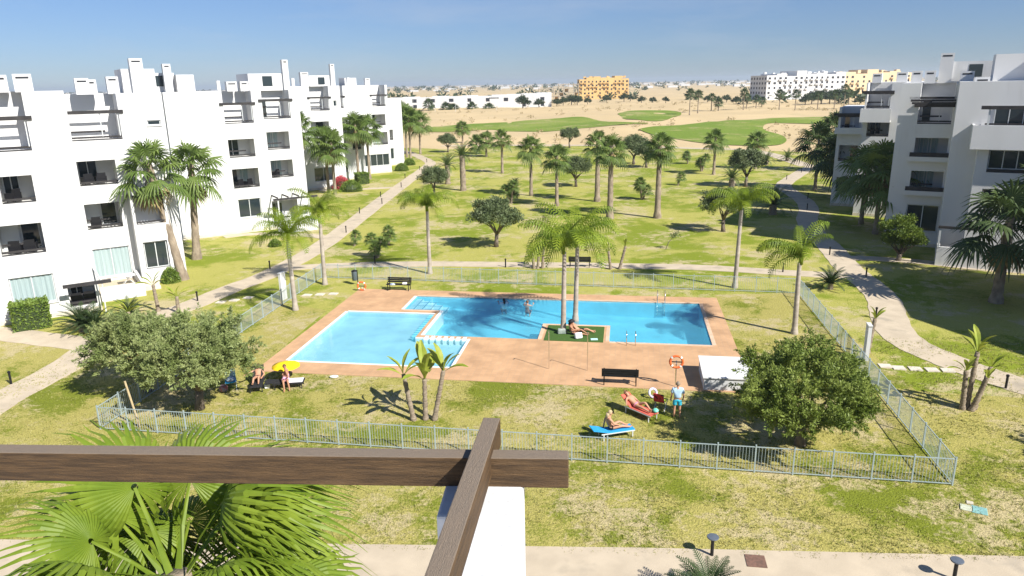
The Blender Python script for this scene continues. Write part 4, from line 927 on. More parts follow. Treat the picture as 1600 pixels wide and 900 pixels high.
# sapling
sg = gnd(1040, 390); se = empty('sapling', sg, 0, label='thin leaning sapling alone on the lawn', cat='sapling')
MB().tube([(0, 0, 0), (.25, 0, .7), (.8, .1, 1.25)], [.035, .03, .02], 6).build('trunk', M['bark'], se); inst('crown', leaf_mesh('crown', leaf_cloud([(.8, .1, 1.3), (1.0, .1, 1.35), (.6, 0, 1.25)], 60, .3, .15, 2), M['olive_far']), se)
# ---- clipped and round shrubs
def shrub(p, rx, ry, h, label, box=False, seed=0, m='bush_leaf', rz=0):
    e = empty('hedge' if box else 'shrub', p, rz, label=label, cat='hedge' if box else 'shrub'); r = np.random.RandomState(seed); n = int(2600 * rx * ry * h ** .5) + 900
    if box:
        q = (r.rand(n, 3) - .5) * 2; ax = r.randint(0, 3, n); q[np.arange(n), ax] = np.sign(q[np.arange(n), ax]) * r.uniform(.9, 1.0, n); q[:, 2] = np.abs(q[:, 2])
        cs = q * np.array([rx, ry, h])
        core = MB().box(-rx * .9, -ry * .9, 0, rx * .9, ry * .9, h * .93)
    else:
        d = r.normal(size=(n, 3)); d /= np.linalg.norm(d, axis=1)[:, None]; d[:, 2] = np.abs(d[:, 2]); k = r.uniform(.8, 1.05, n)[:, None]; cs = d * k * np.array([rx, ry, h])
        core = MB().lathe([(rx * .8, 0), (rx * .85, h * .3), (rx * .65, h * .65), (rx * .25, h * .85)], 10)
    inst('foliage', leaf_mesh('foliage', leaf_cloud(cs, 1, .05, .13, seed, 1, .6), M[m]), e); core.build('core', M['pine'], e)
shrub(gnd(52, 512), 1.0, .75, 1.75, 'bright green clipped square hedge at the foot of the flats', True, 1, rz=R(33))
shrub(gnd(268, 441), .6, .6, 1.1, 'small round green shrub behind the big palm trunk', False, 2)
shrub(gnd(549, 299), 1.5, 1.1, 1.5, 'dark green rounded shrub below the bougainvillea', False, 3); shrub(gnd(566, 287), .9, .9, 1.7, 'upright green shrub beside the far palms', True, 4, rz=R(33))
shrub(gnd(628, 267), 1.1, 1.0, 1.3, 'round shrub at the corner of the far white flats', False, 5); shrub(gnd(640, 258), 1.0, 1.0, 1.2, 'round shrub under the far palm clump', False, 6)
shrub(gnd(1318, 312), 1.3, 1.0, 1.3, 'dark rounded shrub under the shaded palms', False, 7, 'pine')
shrub(gnd(534, 296), 1.2, 1.0, 1.9, 'pink flowering bougainvillea against the white wall', False, 8, 'flower')
shrub(gnd(430, 385), .5, .5, .6, 'tiny shrub by the ground floor terrace', False, 9)
# ================================================================ far buildings
def far_building(name, p, rz, Ln, D, storeys, sh, bays, m, label, parapet=1.0, win=(1.3, 1.5), vary=None, seed=0, side_bays=0, wm='void'):
    """block with near-black boxes slightly proud of the wall, painted as shaded window holes, with slabs"""
    e = empty(name, p, rz, label=label, cat='building'); Hh = storeys * sh + parapet; r = random.Random(seed)
    segs = vary or [(0, Ln, 0)]
    for a, b, dh in segs: MB().box(a, 0, -1, b, D, Hh + dh).build('wall', M[m], e)
    wme = MB().box(-win[0] / 2, -.06, 0, win[0] / 2, .2, win[1]).mesh('window', M[wm]); slab = MB().box(-win[0] * .8, -1.1, -.12, win[0] * .8, -.002, .7).mesh('balcony', M[m])
    for s in range(storeys):
        for b in range(bays):
            if r.random() < .12: continue
            x = Ln * (b + .5) / bays + r.uniform(-.15, .15); z = s * sh + .9
            sc = r.uniform(.8, 1.25); inst('window', wme, e, (x, 0, z), (0, 0, 0), (sc, 1, 1))
            if r.random() < .45: inst('balcony', slab, e, (x, 0, z - .6), (0, 0, 0), (sc, 1, 1))
        for b in range(side_bays): inst('window', wme, e, (0, D * (b + .5) / side_bays, s * sh + .9), (0, 0, R(-90)))
    return e, Hh, r
def roofs(e, Hh, r, Ln, D, n, m):
    for i in range(n):
        x = r.uniform(0, Ln - 2.5); y = r.uniform(.5, D - 3); w = r.uniform(.8, 3); MB().box(x, y, Hh - .1, x + w, y + w, Hh + r.uniform(.9, 2.2)).build('roof_box', M[m], e)
# long white row beyond the sand
p0, p1 = gnd(606, 172.5), gnd(862, 168.0); d = p1 - p0
n = 11; vs_ = [(d.length * i / n, d.length * (i + 1) / n - .02, [0, .3, -.2, .5, .2, .6, .1, .7, .9, 1.2, 1.5][i]) for i in range(n)]
e, hh, r = far_building('white_row', p0, math.atan2(d.y, d.x), d.length, 14, 2, 3.3, 9, 'stucco', 'long low white building with few openings beyond the sand', .6, (2.2, 2.0), vs_, 2, wm='void')
MB().box(d.length * .62, -.1, 5.9, d.length * .68, .1, 6.4).build('long_window', M['void'], e)
# ochre unfinished block and the bare concrete frame beside it
p0, p1 = gnd(905, 155.2), gnd(982, 153.8); d = p1 - p0; Lc = d.length
e, hh, r = far_building('unfinished_block', p0, math.atan2(d.y, d.x), Lc, 20, 5, 3.2, 13, 'ochre', 'ochre unfinished apartment block with rows of empty window holes', .6, (1.3, 1.5), [(Lc * i / 7, Lc * (i + 1) / 7 - .05, [0, 1.4, 2.2, 1.2, 1.0, 2.4, .2][i]) for i in range(7)], 5, 4)
roofs(e, hh + 1, r, Lc, 20, 8, 'ochre')
p0, p1 = gnd(842, 157.5), gnd(904, 156.5); d = p1 - p0; e = empty('concrete_frame', p0, math.atan2(d.y, d.x), label='bare grey concrete frame beside the ochre block', cat='building')
for i in range(9): MB().box(d.length * i / 8 - .3, 0, -1, d.length * i / 8 + .3, .6, 13.5 if i > 3 else 10.5).build('column', M['rawconc'], e)
for s in range(1, 5): MB().box(0 if s < 4 else d.length * .45, -.3, 3.1 * s, d.length, 9, 3.1 * s + .35).build('slab', M['rawconc'], e)
for i in range(5): MB().box(d.length * (i + 3.2) / 8, 3, .3 + 3.2 * (i % 3), d.length * (i + 4) / 8 - .4, 3.3, 3.0 + 3.1 * (i % 3)).build('infill', M['ochre'], e)
# white and cream flats
p0, p1 = gnd(1196, 156.5), gnd(1318, 153.5); d = p1 - p0; Lw = d.length
e, hh, r = far_building('white_flats', p0, math.atan2(d.y, d.x), Lw, 22, 5, 3.2, 15, 'stucco', 'distant white flats with many small windows behind dark trees', .5, (1.6, 1.5), [(Lw * i / 8, Lw * (i + 1) / 8 - .05, [.0, 1.0, -.6, 2.8, .6, 1.2, .2, 1.6][i]) for i in range(8)], 8, 6)
roofs(e, hh + .6, r, Lw, 20, 14, 'stucco')
p0, p1 = gnd(1316, 153.0), gnd(1420, 150.5); d = p1 - p0; Lw = d.length
e, hh, r = far_building('cream_flats', p0, math.atan2(d.y, d.x), Lw, 22, 5, 3.2, 12, 'cream', 'distant cream flats next to the white ones', .5, (1.6, 1.5), [(Lw * i / 6, Lw * (i + 1) / 6 - .05, [1.5, .2, 3.0, .8, 1.6, .4][i]) for i in range(6)], 9)
roofs(e, hh + .6, r, Lw, 20, 12, 'cream')
# scattered far town, scrub and woods: masses nobody could count
r_ = random.Random(77); tm = MB()
for i in range(900):
    Y = 1500 + 5600 * r_.random() ** 1.2; X = r_.uniform(-.95, .95) * Y; w, dd, h = r_.uniform(6, 24), r_.uniform(6, 14), r_.uniform(3, 6)
    tm.box(X, Y, -.5, X + w, Y + dd, h)
tm.build('far_town', M['stucco_old'], kind='stuff', label='scatter of tiny white houses along the horizon', cat='town')
def bush_mass(name, spots, m, per, label, flat=.8, leaf=.5):
    qs = []
    for i, (x, y, z, s) in enumerate(spots):
        q = leaf_cloud([(0, 0, .45 * s)], per, .5 * s, leaf * s, i % 997, flat); q[:, 2] = np.maximum(q[:, 2], 0); qs.append(q * np.array([1.25, 1.25, 1]) + np.array([x, y, z]))
    inst(name, leaf_mesh(name, np.concatenate(qs), M[m]), kind='stuff', label=label, cat='vegetation')
sp = []
while len(sp) < 800:
    Y = 400 + 3600 * r_.random() ** 1.7; X = r_.uniform(-.85, .85) * Y
    if noise.noise(Vector((X * .004, Y * .0022, 2))) + r_.uniform(-.3, .3) < .02 and Y < 1800: continue
    if Y < 700 and -180 < X < 130 and Y < 560: continue
    sp.append((X, Y, 0, r_.uniform(3, 7) * (1 + Y / 4000)))
bush_mass('far_woods', sp, 'pine', 26, 'dark green tree belts in front of the horizon', .7, .55)
sp = []
while len(sp) < 450:
    px, py = r_.uniform(600, 1340), r_.uniform(160, 232); g = gnd(px, py)
    if py > 226 and r_.random() < .6: continue
    k = noise.noise(Vector((g.x * .02, g.y * .012, 7)))
    if k + r_.uniform(-.25, .25) < .12 and py > 178: continue
    if any(inside((g.x, g.y), [tuple(gnd(*q)[:2]) for q in f]) for f in fair): continue
    if inside((g.x, g.y), lawn_far): continue
    sp.append((g.x, g.y, dune(g.x, g.y), r_.uniform(.35, 1.3)))
bush_mass('dry_scrub', sp, 'scrub', 16, 'tan dry scrub dotted over the sand', .6, .5)
# single trees at the foot of the far buildings
ft = leaf_mesh('crown', leaf_cloud(clump_centres(26, 3.0, 3.0, 2.2, 3.6, 5), 60, .9, .7, 4), M['pine']); ftt = MB().tube([(0, 0, -.3), (0, 0, 3)], [.3, .2], 7).mesh('trunk', M['bark'])
def far_tree(px, py, sc, label, group):
    g = gnd(px, py); g.z = dune(g.x, g.y); e = empty('tree', g, rng.uniform(0, 6), label=label, cat='tree', group=group); e.scale = (sc, sc, sc * .9); inst('trunk', ftt, e); inst('crown', ft, e)
for i, (x, y, s) in enumerate([(817, 170.5, 1.3), (842, 169, .9), (880, 166, .9), (893, 165, 1.2), (902, 167, 1.0), (870, 168, .8), (918, 163, .8), (948, 160, .9), (975, 159, 1.1), (985, 158, .9)]): far_tree(x, y, s, 'rounded tree in front of the long white row and the ochre block', 'trees before the far ochre block')
for i, (x, y, s) in enumerate([(1268, 164, 1.2), (1283, 163, 1.4), (1296, 162, 1.3), (1310, 161, 1.5), (1325, 160, 1.4), (1258, 165, 1.0)]): far_tree(x, y, s, 'dark tree in the belt before the distant white flats', 'tree belt before the distant flats')
for i, (x, y, s) in enumerate([(1150, 166, .8), (1168, 165, .7), (1122, 164, .7), (1135, 163, .8), (1040, 163, .7), (1020, 164, .7), (1002, 165, .8), (1105, 162, .7)]): far_tree(x, y, s, 'small tree among the scrub beyond the sand', 'trees among the far scrub')
# street lamps before the long white row
lm = MB().tube([(0, 0, -.3), (0, 0, 7.6)], [.09, .05], 6).mesh('pole', M['frame'])
for i, x in enumerate((646, 680, 712, 776)):
    g = gnd(x, 174); e = empty('street_lamp', g, 0, label='thin street lamp before the long white building', cat='street lamp', group='street lamps before the long white building'); inst('pole', lm, e); MB().box(-.1, -.9, 7.5, .1, .1, 7.62).build('lamp_head', M['frame'], e)

# ================================================================ things round the pool
def bench(p, rz, label, cat='bench'):
    e = empty('park_bench', p, rz, label=label, cat=cat)
    for k in range(4): MB().box(-.9, -.08 - k * .115 + .3, .43, .9, -.08 - k * .115 + .39, .465).build('seat_slat', M['black'], e)
    for k in range(3): MB().box(-.9, .33 + k * .03, .52 + k * .13, .9, .365 + k * .03, .63 + k * .13).build('back_slat', M['black'], e)
    for x in (-.78, .78):
        MB().bar((x, .36, 0), (x, .40, .92), .05, .05).build('leg', M['black'], e); MB().bar((x, -.12, 0), (x, -.10, .43), .05, .05).build('leg', M['black'], e)
        MB().bar((x, -.12, .42), (x, .38, .42), .045, .04).build('rail', M['black'], e); MB().bar((x, -.1, .62), (x, .38, .64), .045, .03).build('armrest', M['black'], e); MB().bar((x, -.1, .43), (x, -.1, .62), .04, .04).build('arm_post', M['black'], e)
bench(gnd(969, 601) + Vector((0, .1, DZ)), TH + math.pi, 'black slatted bench on the terracotta deck facing the pool')
bench(gnd(623, 455) + Vector((0, 0, DZ)), TH, 'dark slatted bench by the waste bin with clothes left on it')
bench(gnd(906, 417) + Vector((0, 0, .06)), TH + math.pi, 'dark bench on the path behind the back fence')
bp_ = gnd(614, 456) + Vector((0, 0, DZ + .455))
cl = MB(); cl.lathe([(.02, 0), (.19, .01), (.21, .06), (.13, .13), (.03, .15)], 10); o = cl.build('folded_clothes', mat('blue_cloth', (.16, .24, .42), (.5, .55, .62), scale=9, rough=.9), smooth=True, label='blue and white clothes heap on the dark bench', cat='clothes'); o.location = bp_; o.scale = (1, .7, 1)
o = MB().box(-.17, -.12, 0, .17, .12, .14).build('bag', mat('white_canvas', (.75, .74, .7), rough=.9), label='white canvas bag on the bench seat', cat='bag'); o.location = gnd(633, 455) + Vector((0, 0, DZ + .467)); bevel(o, .05, 3)
# waste bin
e = empty('waste_bin', gnd(555, 445), 0, label='grey litter bin hanging on a post by the fence corner', cat='waste bin')
MB().tube([(.22, 0, 0), (.22, 0, 1.15)], .035, 8).build('post', M['black'], e); MB().lathe([(.17, .35), (.2, .38), (.21, 1.0), (.22, 1.05)], 14).build('bucket', mat('grey_plastic', (.10, .13, .15), rough=.5), e, True); MB().lathe([(.225, 1.05), (.225, 1.1), (.1, 1.16)], 14).build('lid', M['black'], e, True)
# lifebuoys
def torus(mb, Rr, r, n=20, m=8, a0=0, a1=2 * math.pi):
    vs = []; fs = []
    for i in range(n + 1):
        a = a0 + (a1 - a0) * i / n
        for k in range(m):
            b = 2 * math.pi * k / m; vs.append(((Rr + r * math.cos(b)) * math.cos(a), r * math.sin(b) * .8, (Rr + r * math.cos(b)) * math.sin(a)))
    for i in range(n):
        for k in range(m): fs.append((i * m + k, i * m + (k + 1) % m, (i + 1) * m + (k + 1) % m, (i + 1) * m + k))
    return mb.add(vs, fs)
def buoy(p, rz, label, h=1.35):
    e = empty('lifebuoy_stand', p, rz, label=label, cat='lifebuoy')
    MB().tube([(0, .03, 0), (0, .03, h)], .028, 8).build('post', M['steel'] if h > 1.2 else M['frame'], e); MB().bar((-.36, .0, h - .05), (.36, 0, h - .05), .03, .05).build('hanger', M['black'], e)
    o = MB(); torus(o, .30, .062); ro = o.build('ring', M['orange'], e, True); ro.location = (0, -.06, h - .02)
    for k in range(4):
        o = MB(); torus(o, .30, .066, 3, 8, k * math.pi / 2 + .65, k * math.pi / 2 + .92); o.build('band', M['whitetile'], ro, True)
buoy(gnd(1055, 606) + Vector((0, 0, DZ)), TH, 'orange lifebuoy on a steel post behind the standing man')
buoy(gnd(566, 455) + Vector((0, 0, .02)), TH, 'faded orange lifebuoy leaning low beside the litter bin', .42)
# pool ladders
def ladder(p, rz, label):
    e = empty('pool_ladder', p, rz, label=label, cat='pool ladder')
    for x in (-.25, .25): MB().tube([(x, .55, 0), (x, .5, .55), (x, .3, .78), (x, .05, .7), (x, -.08, .3), (x, -.08, -.95)], .021, 8).build('rail', M['steel'], e, True)
    for k in range(3): MB().box(-.25, -.14, -.3 - k * .27, .25, -.03, -.27 - k * .27).build('tread', M['steel'], e)
ladder(PU(.55, 39.75, DZ) , TH + math.pi, 'polished steel ladder on the deck side of the big pool'); ladder(PU(2.6, 47.8, DZ), TH, 'steel ladder on the far side of the big pool')
# shower frame
e = empty('pool_shower', PU(-2.7, 35.25, DZ), TH, label='thin steel pole shower frame standing on the deck', cat='shower')
for x in (-1.0, 1.0): MB().tube([(x, 0, 0), (x, 0, 2.1)], .022, 8).build('pole', M['steel'], e); MB().tube([(x, 0, 2.1), (x, -.22, 2.14)], .018, 6).build('shower_head', M['steel'], e)
# pump box
e = empty('pump_box', PU(4.0, 33.45, DZ), TH, label='white rendered pump housing with sloping lid beside the bushy olive', cat='pump box')
b = MB(); b.v = [(0, 0, 0), (2.6, 0, 0), (2.6, 2.5, 0), (0, 2.5, 0), (0, 0, .6), (2.6, 0, .6), (2.6, 2.5, .72), (0, 2.5, .72)]; b.f = [(4, 5, 6, 7), (0, 1, 5, 4), (1, 2, 6, 5), (2, 3, 7, 6), (3, 0, 4, 7)]; b.build('wall', M['stucco_old'], e)
b = MB(); b.v = [(-.06, -.06, .603), (2.66, -.06, .603), (2.66, 2.56, .723), (-.06, 2.56, .723), (-.06, -.06, .66), (2.66, -.06, .66), (2.66, 2.56, .78), (-.06, 2.56, .78)]; b.f = [(3, 2, 1, 0), (4, 5, 6, 7), (0, 1, 5, 4), (1, 2, 6, 5), (2, 3, 7, 6), (3, 0, 4, 7)]; b.build('lid', M['stucco'], e)
# bollard lamps
b_post = MB().lathe([(.055, 0), (.055, .62), (.05, .64)], 10).mesh('post', M['black']); b_head = MB().lathe([(.05, 0), (.075, .02), (.075, .1), (.02, .13)], 12).mesh('lamp_head', M['black'])
M['lamp_grey'] = mat('lamp_grey', (.10, .12, .15), rough=.4)
b_disc = MB().lathe([(.05, 0), (.17, .015), (.19, .05), (.18, .07), (.02, .085)], 16).mesh('lamp_head', M['lamp_grey'])
def bollard(p, label, group, big=False):
    e = empty('path_lamp', p, 0, label=label, cat='path lamp', group=group); inst('post', b_post, e, (0, 0, -.01), (0, 0, 0), (1, 1, 1.08 if big else 1)); inst('lamp_head', b_disc if big else b_head, e, (0, 0, .67 if big else .63))
for x, y in [(18, 601), (309, 471), (422, 421), (541, 364), (562, 334), (597, 319), (595, 308), (627, 293), (633, 279), (656, 266), (667, 254)]: bollard(gnd(x, y), 'black lamp post bollard beside the long diagonal path', 'lamps along the diagonal path')
for x, y in [(586, 413), (790, 418), (1223, 426)]: bollard(gnd(x, y), 'black lamp bollard on the straight path behind the fence', 'lamps behind the back fence')
for x, y in [(1252, 270), (1229, 281), (1262, 311), (1261, 328), (1278, 357), (1296, 399), (1353, 433), (1368, 498), (1571, 608)]: bollard(gnd(x, y), 'black lamp bollard beside the winding path', 'lamps along the winding path')
bollard(gnd(1112, 870), 'near pavement lamp with wide disc head above the dark cycad', 'pavement lamps', True); bollard(gnd(1490, 908), 'pavement lamp with wide disc head on the bare pavement', 'pavement lamps', True)
# covers in the ground
o = MB().box(-.3, -.3, 0, .3, .3, .02).build('drain_cover', mat('rusty_iron', (.20, .11, .08), (.13, .08, .06), scale=9, rough=.8), label='rusty square drain cover set in the near pavement', cat='drain cover'); o.location = gnd(1181, 877, .06); o.rotation_euler = (0, 0, TH)
for i, (x, y, w, c, l) in enumerate([(1510, 795, .2, (.52, .55, .42), 'pale square meter cover in the grass'), (1530, 799, .24, (.22, .42, .40), 'teal meter cover beside the pale one'), (1515, 787, .11, (.55, .5, .4), 'small concrete cap behind the two meter covers')]):
    o = MB().box(-w, -w, 0, w, w, .04).build('meter_cover', mat('cover_paint', c, tuple(k * .8 for k in c), scale=8, rough=.7), label=l, cat='cover'); o.location = gnd(x, y) + Vector((0, 0, .02)); o.rotation_euler = (0, 0, -.5); bevel(o, .03)
o = MB(); o.lathe([(.05, 0), (.11, .05), (.10, .09), (.03, .12)], 10); o = o.build('ball', mat('pale_plastic', (.7, .75, .72), rough=.4), smooth=True, label='pale inflatable on the grass edge before the paddling pool', cat='inflatable'); o.location = gnd(522, 591) + Vector((0, 0, .02)); o.scale = (2.2, 1.2, 1.2)
# stake by the olive
o = MB().tube([(0, 0, -.05), (-.03, 0, 2.3)], [.05, .045], 7).build('wooden_stake', mat('pale_timber', (.5, .4, .24), (.4, .31, .18), scale=8, rough=.8), label='pale wooden stake leaning beside the olive by the fence', cat='stake'); o.location = gnd(219, 668); o.rotation_euler = (.05, -.10, 0)

# ---- loungers
def lounger(p, rz, label, m_frame, m_cloth, back=35, name='sun_lounger', towel=None, towel_mat=None):
    e = empty(name, p, rz, label=label, cat='sun lounger')
    MB().box(-.30, -.95, .27, -.26, .55, .31).build('frame_rail', M[m_frame] if isinstance(m_frame, str) else m_frame, e); MB().box(.26, -.95, .27, .30, .55, .31).build('frame_rail', M[m_frame] if isinstance(m_frame, str) else m_frame, e)
    for x in (-.28, .28):
        for y in (-.85, .45): MB().box(x - .02, y - .02, 0, x + .02, y + .02, .27).build('leg', M[m_frame] if isinstance(m_frame, str) else m_frame, e)
    bevel(MB().box(-.28, -.97, .30, .28, .22, .34).build('seat', m_cloth, e), .015)
    bk = MB().box(-.28, 0, 0, .28, .72, .04).build('backrest', m_cloth, e); bk.location = (0, .22, .31); bk.rotation_euler = (R(back), 0, 0); bevel(bk, .015)
    if towel: MB().box(-.27, towel[0], .343, .27, towel[1], .36).build('towel', towel_mat, e)
    return e
m_blk = mat('black_mesh_fabric', (.02, .02, .022), rough=.8); m_cor = mat('coral_towel', (.60, .13, .085), (.52, .10, .07), scale=8, rough=.95); m_blu = mat('blue_towel', (.03, .32, .62), (.02, .25, .52), scale=5, rough=.95); m_wt = mat('white_towel', (.74, .74, .78), rough=.95)
m_skin = mat('skin', (.50, .27, .17), (.45, .235, .145), scale=4, rough=.55); m_skin2 = mat('tanned_skin', (.40, .20, .12), (.36, .18, .105), scale=4, rough=.55)
# ---- people: one continuous skinned body each, clothing and hair as children
def skin_mesh(name, verts, edges, radii, m, parent=None, sub=2, root=0):
    me = bpy.data.meshes.new(name); me.from_pydata([tuple(v) for v in verts], edges, []); me.materials.append(m)
    o = bpy.data.objects.new(name, me); link(o, parent)
    md = o.modifiers.new('skin', 'SKIN'); md.use_smooth_shade = True
    for i, r in enumerate(radii):
        sv = me.skin_vertices[0].data[i]; sv.radius = r if hasattr(r, '__len__') else (r, r); sv.use_root = (i == root)
    s = o.modifiers.new('sub', 'SUBSURF'); s.levels = s.render_levels = sub
    return o
def add_hand(V, E, Rd, wi, w, fwd, side, curl=.5):
    fwd = Vector(fwd).normalized(); side = Vector(side).normalized(); dn = fwd.cross(side).normalized()
    pi = len(V); V.append(w + fwd * .075); Rd.append((.034, .018)); E.append((wi, pi))
    for k, (off, ln) in enumerate(((-.03, .062), (-.010, .074), (.012, .07), (.032, .055))):
        a = V[pi] + side * off + fwd * .02; i0 = len(V); V.append(a); Rd.append(.0095); V.append(a + fwd * ln * .55 + dn * curl * .012); Rd.append(.0085); V.append(a + fwd * ln * .95 + dn * curl * .04); Rd.append(.0075); E += [(pi, i0), (i0, i0 + 1), (i0 + 1, i0 + 2)]
    a = w + fwd * .035 - side * .035; i0 = len(V); V.append(a); Rd.append(.012); V.append(a + fwd * .04 - side * .025); Rd.append(.010); E += [(wi, i0), (i0, i0 + 1)]
def person(p, rz, label, J, skin, cloth=(), hair=(.10, .06, .035), hair_long=False, hat=None):
    """J: joint name -> local position in metres"""
    J = {k: Vector(v) for k, v in J.items()}
    names = ['pelvis', 'belly', 'chest', 'neck', 'head', 'crown', 'sh_l', 'el_l', 'wr_l', 'sh_r', 'el_r', 'wr_r', 'hip_l', 'kn_l', 'an_l', 'to_l', 'hip_r', 'kn_r', 'an_r', 'to_r']
    rad = dict(pelvis=(.15, .12), belly=(.13, .10), chest=(.155, .11), neck=.055, head=(.078, .092), crown=(.07, .078), sh_l=.062, el_l=.042, wr_l=.028, sh_r=.062, el_r=.042, wr_r=.028, hip_l=.088, kn_l=.058, an_l=.038, to_l=(.038, .024), hip_r=.088, kn_r=.058, an_r=.038, to_r=(.038, .024))
    V = [J[n] for n in names]; Rd = [rad[n] for n in names]; ix = {n: i for i, n in enumerate(names)}
    E = [(ix[a], ix[b]) for a, b in (('pelvis', 'belly'), ('belly', 'chest'), ('chest', 'neck'), ('neck', 'head'), ('head', 'crown'), ('chest', 'sh_l'), ('sh_l', 'el_l'), ('el_l', 'wr_l'), ('chest', 'sh_r'), ('sh_r', 'el_r'), ('el_r', 'wr_r'), ('pelvis', 'hip_l'), ('hip_l', 'kn_l'), ('kn_l', 'an_l'), ('an_l', 'to_l'), ('pelvis', 'hip_r'), ('hip_r', 'kn_r'), ('kn_r', 'an_r'), ('an_r', 'to_r'))]
    for s in ('l', 'r'):
        f = J['wr_' + s] - J['el_' + s]; sd = f.cross(Vector((0, 0, 1)))
        if sd.length < .01: sd = Vector((0, 1, 0))
        add_hand(V, E, Rd, ix['wr_' + s], J['wr_' + s], f, sd * (1 if s == 'l' else -1))
    e = empty('person', p, rz, label=label, cat='person')
    body = skin_mesh('body', V, E, Rd, skin, e)
    hd = J['head']; up = (J['crown'] - J['head']).normalized(); face = Vector(J.get('face', (0, -1, 0))).normalized(); face = (face - up * face.dot(up)).normalized(); sdx = up.cross(face)
    ft_ = MB()
    for s in (-1, 1):
        q = hd + face * .085 + sdx * .032 * s + up * .035
        ft_.tube([q - face * .01, q + face * .008], .011, 6)
    ey = ft_.build('eyes', M['black'], body)
    MB().tube([hd + face * .08 + up * .03, hd + face * .112 + up * .0, hd + face * .085 - up * .01], [.010, .016, .008], 6).build('nose', skin, body, True)
    MB().tube([hd + face * .088 - up * .035 - sdx * .025, hd + face * .094 - up * .037, hd + face * .088 - up * .035 + sdx * .025], [.004, .008, .004], 5).build('mouth', m_cor, body)
    for s in (-1, 1): MB().tube([hd + sdx * .085 * s + up * .03, hd + sdx * .10 * s + up * .01, hd + sdx * .085 * s - up * .02], [.008, .017, .008], 5).build('ear', skin, body, True)
    hm = mat('hair', hair, tuple(k * .6 for k in hair), scale=20, rough=.7); hb = MB(); c = hd + up * .03 - face * .012
    n = 12; vs = []
    for i in range(7):
        th = i / 6 * R(105)
        for k in range(n):
            a = 2 * math.pi * k / n; lo = 1 if (math.cos(a) < .35) else .62
            t2 = th * lo; rr = .112
            vs.append(c + up * math.cos(t2) * rr * 1.12 + (face * math.cos(a) * .98 + sdx * math.sin(a) * .88) * math.sin(t2) * rr)
    fs = [(i * n + k, i * n + (k + 1) % n, (i + 1) * n + (k + 1) % n, (i + 1) * n + k) for i in range(6) for k in range(n)]
    hb.add(vs, fs)
    if hair_long: hb.tube([c - face * .09, c - face * .12 - up * .12, c - face * .09 - up * .3], [.08, .085, .03], 8)
    hb.build('hair', hm, e, True)
    if hat:
        h = MB(); ringp = [(.22, .0), (.21, .015), (.105, .02), (.10, .10), (.06, .12), (.001, .125)]; n = 16; vs = []
        for rr, z in ringp:
            for k in range(n): a = 2 * math.pi * k / n; vs.append(c + up * (.055 + z) + face * math.cos(a) * rr + sdx * math.sin(a) * rr)
        h.add(vs, [(i * n + k, i * n + (k + 1) % n, (i + 1) * n + (k + 1) % n, (i + 1) * n + k) for i in range(len(ringp) - 1) for k in range(n)]); h.build('hat', hat, e, True)
    for kind, m in cloth:
        def C(nm, seq, radii, root=0):
            vs, es, seen = [], [], {}
            for chain in seq:
                prev = None
                for q in chain:
                    key = q if isinstance(q, str) else tuple(q)
                    if key not in seen: seen[key] = len(vs); vs.append(J[q] if isinstance(q, str) else J[q[0]].lerp(J[q[1]], q[2]))
                    if prev is not None: es.append((prev, seen[key]))
                    prev = seen[key]
            skin_mesh(nm, vs, es, [radii[k] for k in seen], m, e)
        if kind == 'shirt':
            a, b = ('sh_l', 'el_l', .75), ('sh_r', 'el_r', .75); lo = ('pelvis', 'belly', .1)
            C('shirt', [[lo, 'belly', 'chest', ('chest', 'neck', .55)], ['chest', 'sh_l', a], ['chest', 'sh_r', b]], {lo: (.185, .15), 'belly': (.17, .14), 'chest': (.185, .14), ('chest', 'neck', .55): (.09, .08), 'sh_l': .09, a: .075, 'sh_r': .09, b: .075})
        if kind in ('shorts', 'bottom'):
            k = .72 if kind == 'shorts' else .12; a, b = ('hip_l', 'kn_l', k), ('hip_r', 'kn_r', k); w = 1.0 if kind == 'shorts' else .92
            C(kind if kind == 'shorts' else 'swim_bottom', [[('pelvis', 'belly', .45), 'pelvis', 'hip_l', a], ['pelvis', 'hip_r', b]], {('pelvis', 'belly', .45): (.165 * w, .135 * w), 'pelvis': (.18 * w, .15 * w), 'hip_l': .118 * w, a: .105 * w, 'hip_r': .118 * w, b: .105 * w}, 1)
        if kind == 'top': C('swim_top', [[('belly', 'chest', .55), 'chest']], {('belly', 'chest', .55): (.15, .118), 'chest': (.172, .128)})
        if kind == 'dress':
            lo = ('hip_l', 'kn_l', .6); l2 = ('hip_r', 'kn_r', .6)
            C('dress', [['chest', 'belly', 'pelvis', 'hip_l', lo], ['pelvis', 'hip_r', l2]], {'chest': (.175, .135), 'belly': (.155, .125), 'pelvis': (.18, .15), 'hip_l': .12, lo: .10, 'hip_r': .12, l2: .10})
    return e
STAND = dict(pelvis=(0, 0, .95), belly=(0, .01, 1.1), chest=(0, .01, 1.32), neck=(0, 0, 1.50), head=(0, -.02, 1.60), crown=(0, -.02, 1.68), sh_l=(.19, .01, 1.40), el_l=(.26, .03, 1.12), wr_l=(.27, -.08, .88), sh_r=(-.19, .01, 1.40), el_r=(-.27, .03, 1.12), wr_r=(-.25, -.12, .90),
             hip_l=(.10, 0, .88), kn_l=(.11, -.02, .48), an_l=(.12, .02, .08), to_l=(.13, -.14, .03), hip_r=(-.10, 0, .88), kn_r=(-.12, -.02, .48), an_r=(-.14, .02, .08), to_r=(-.15, -.14, .03), face=(0, -1, 0))
m_lb = mat('pale_blue_shirt', (.42, .58, .74), (.36, .52, .68), scale=5, rough=.9); m_tq = mat('turquoise_shorts', (.04, .42, .58), rough=.9); m_pk = mat('pink_swimwear', (.72, .24, .36), (.62, .18, .30), scale=12, rough=.8); m_bk = mat('black_swimwear', (.015, .015, .018), rough=.7)
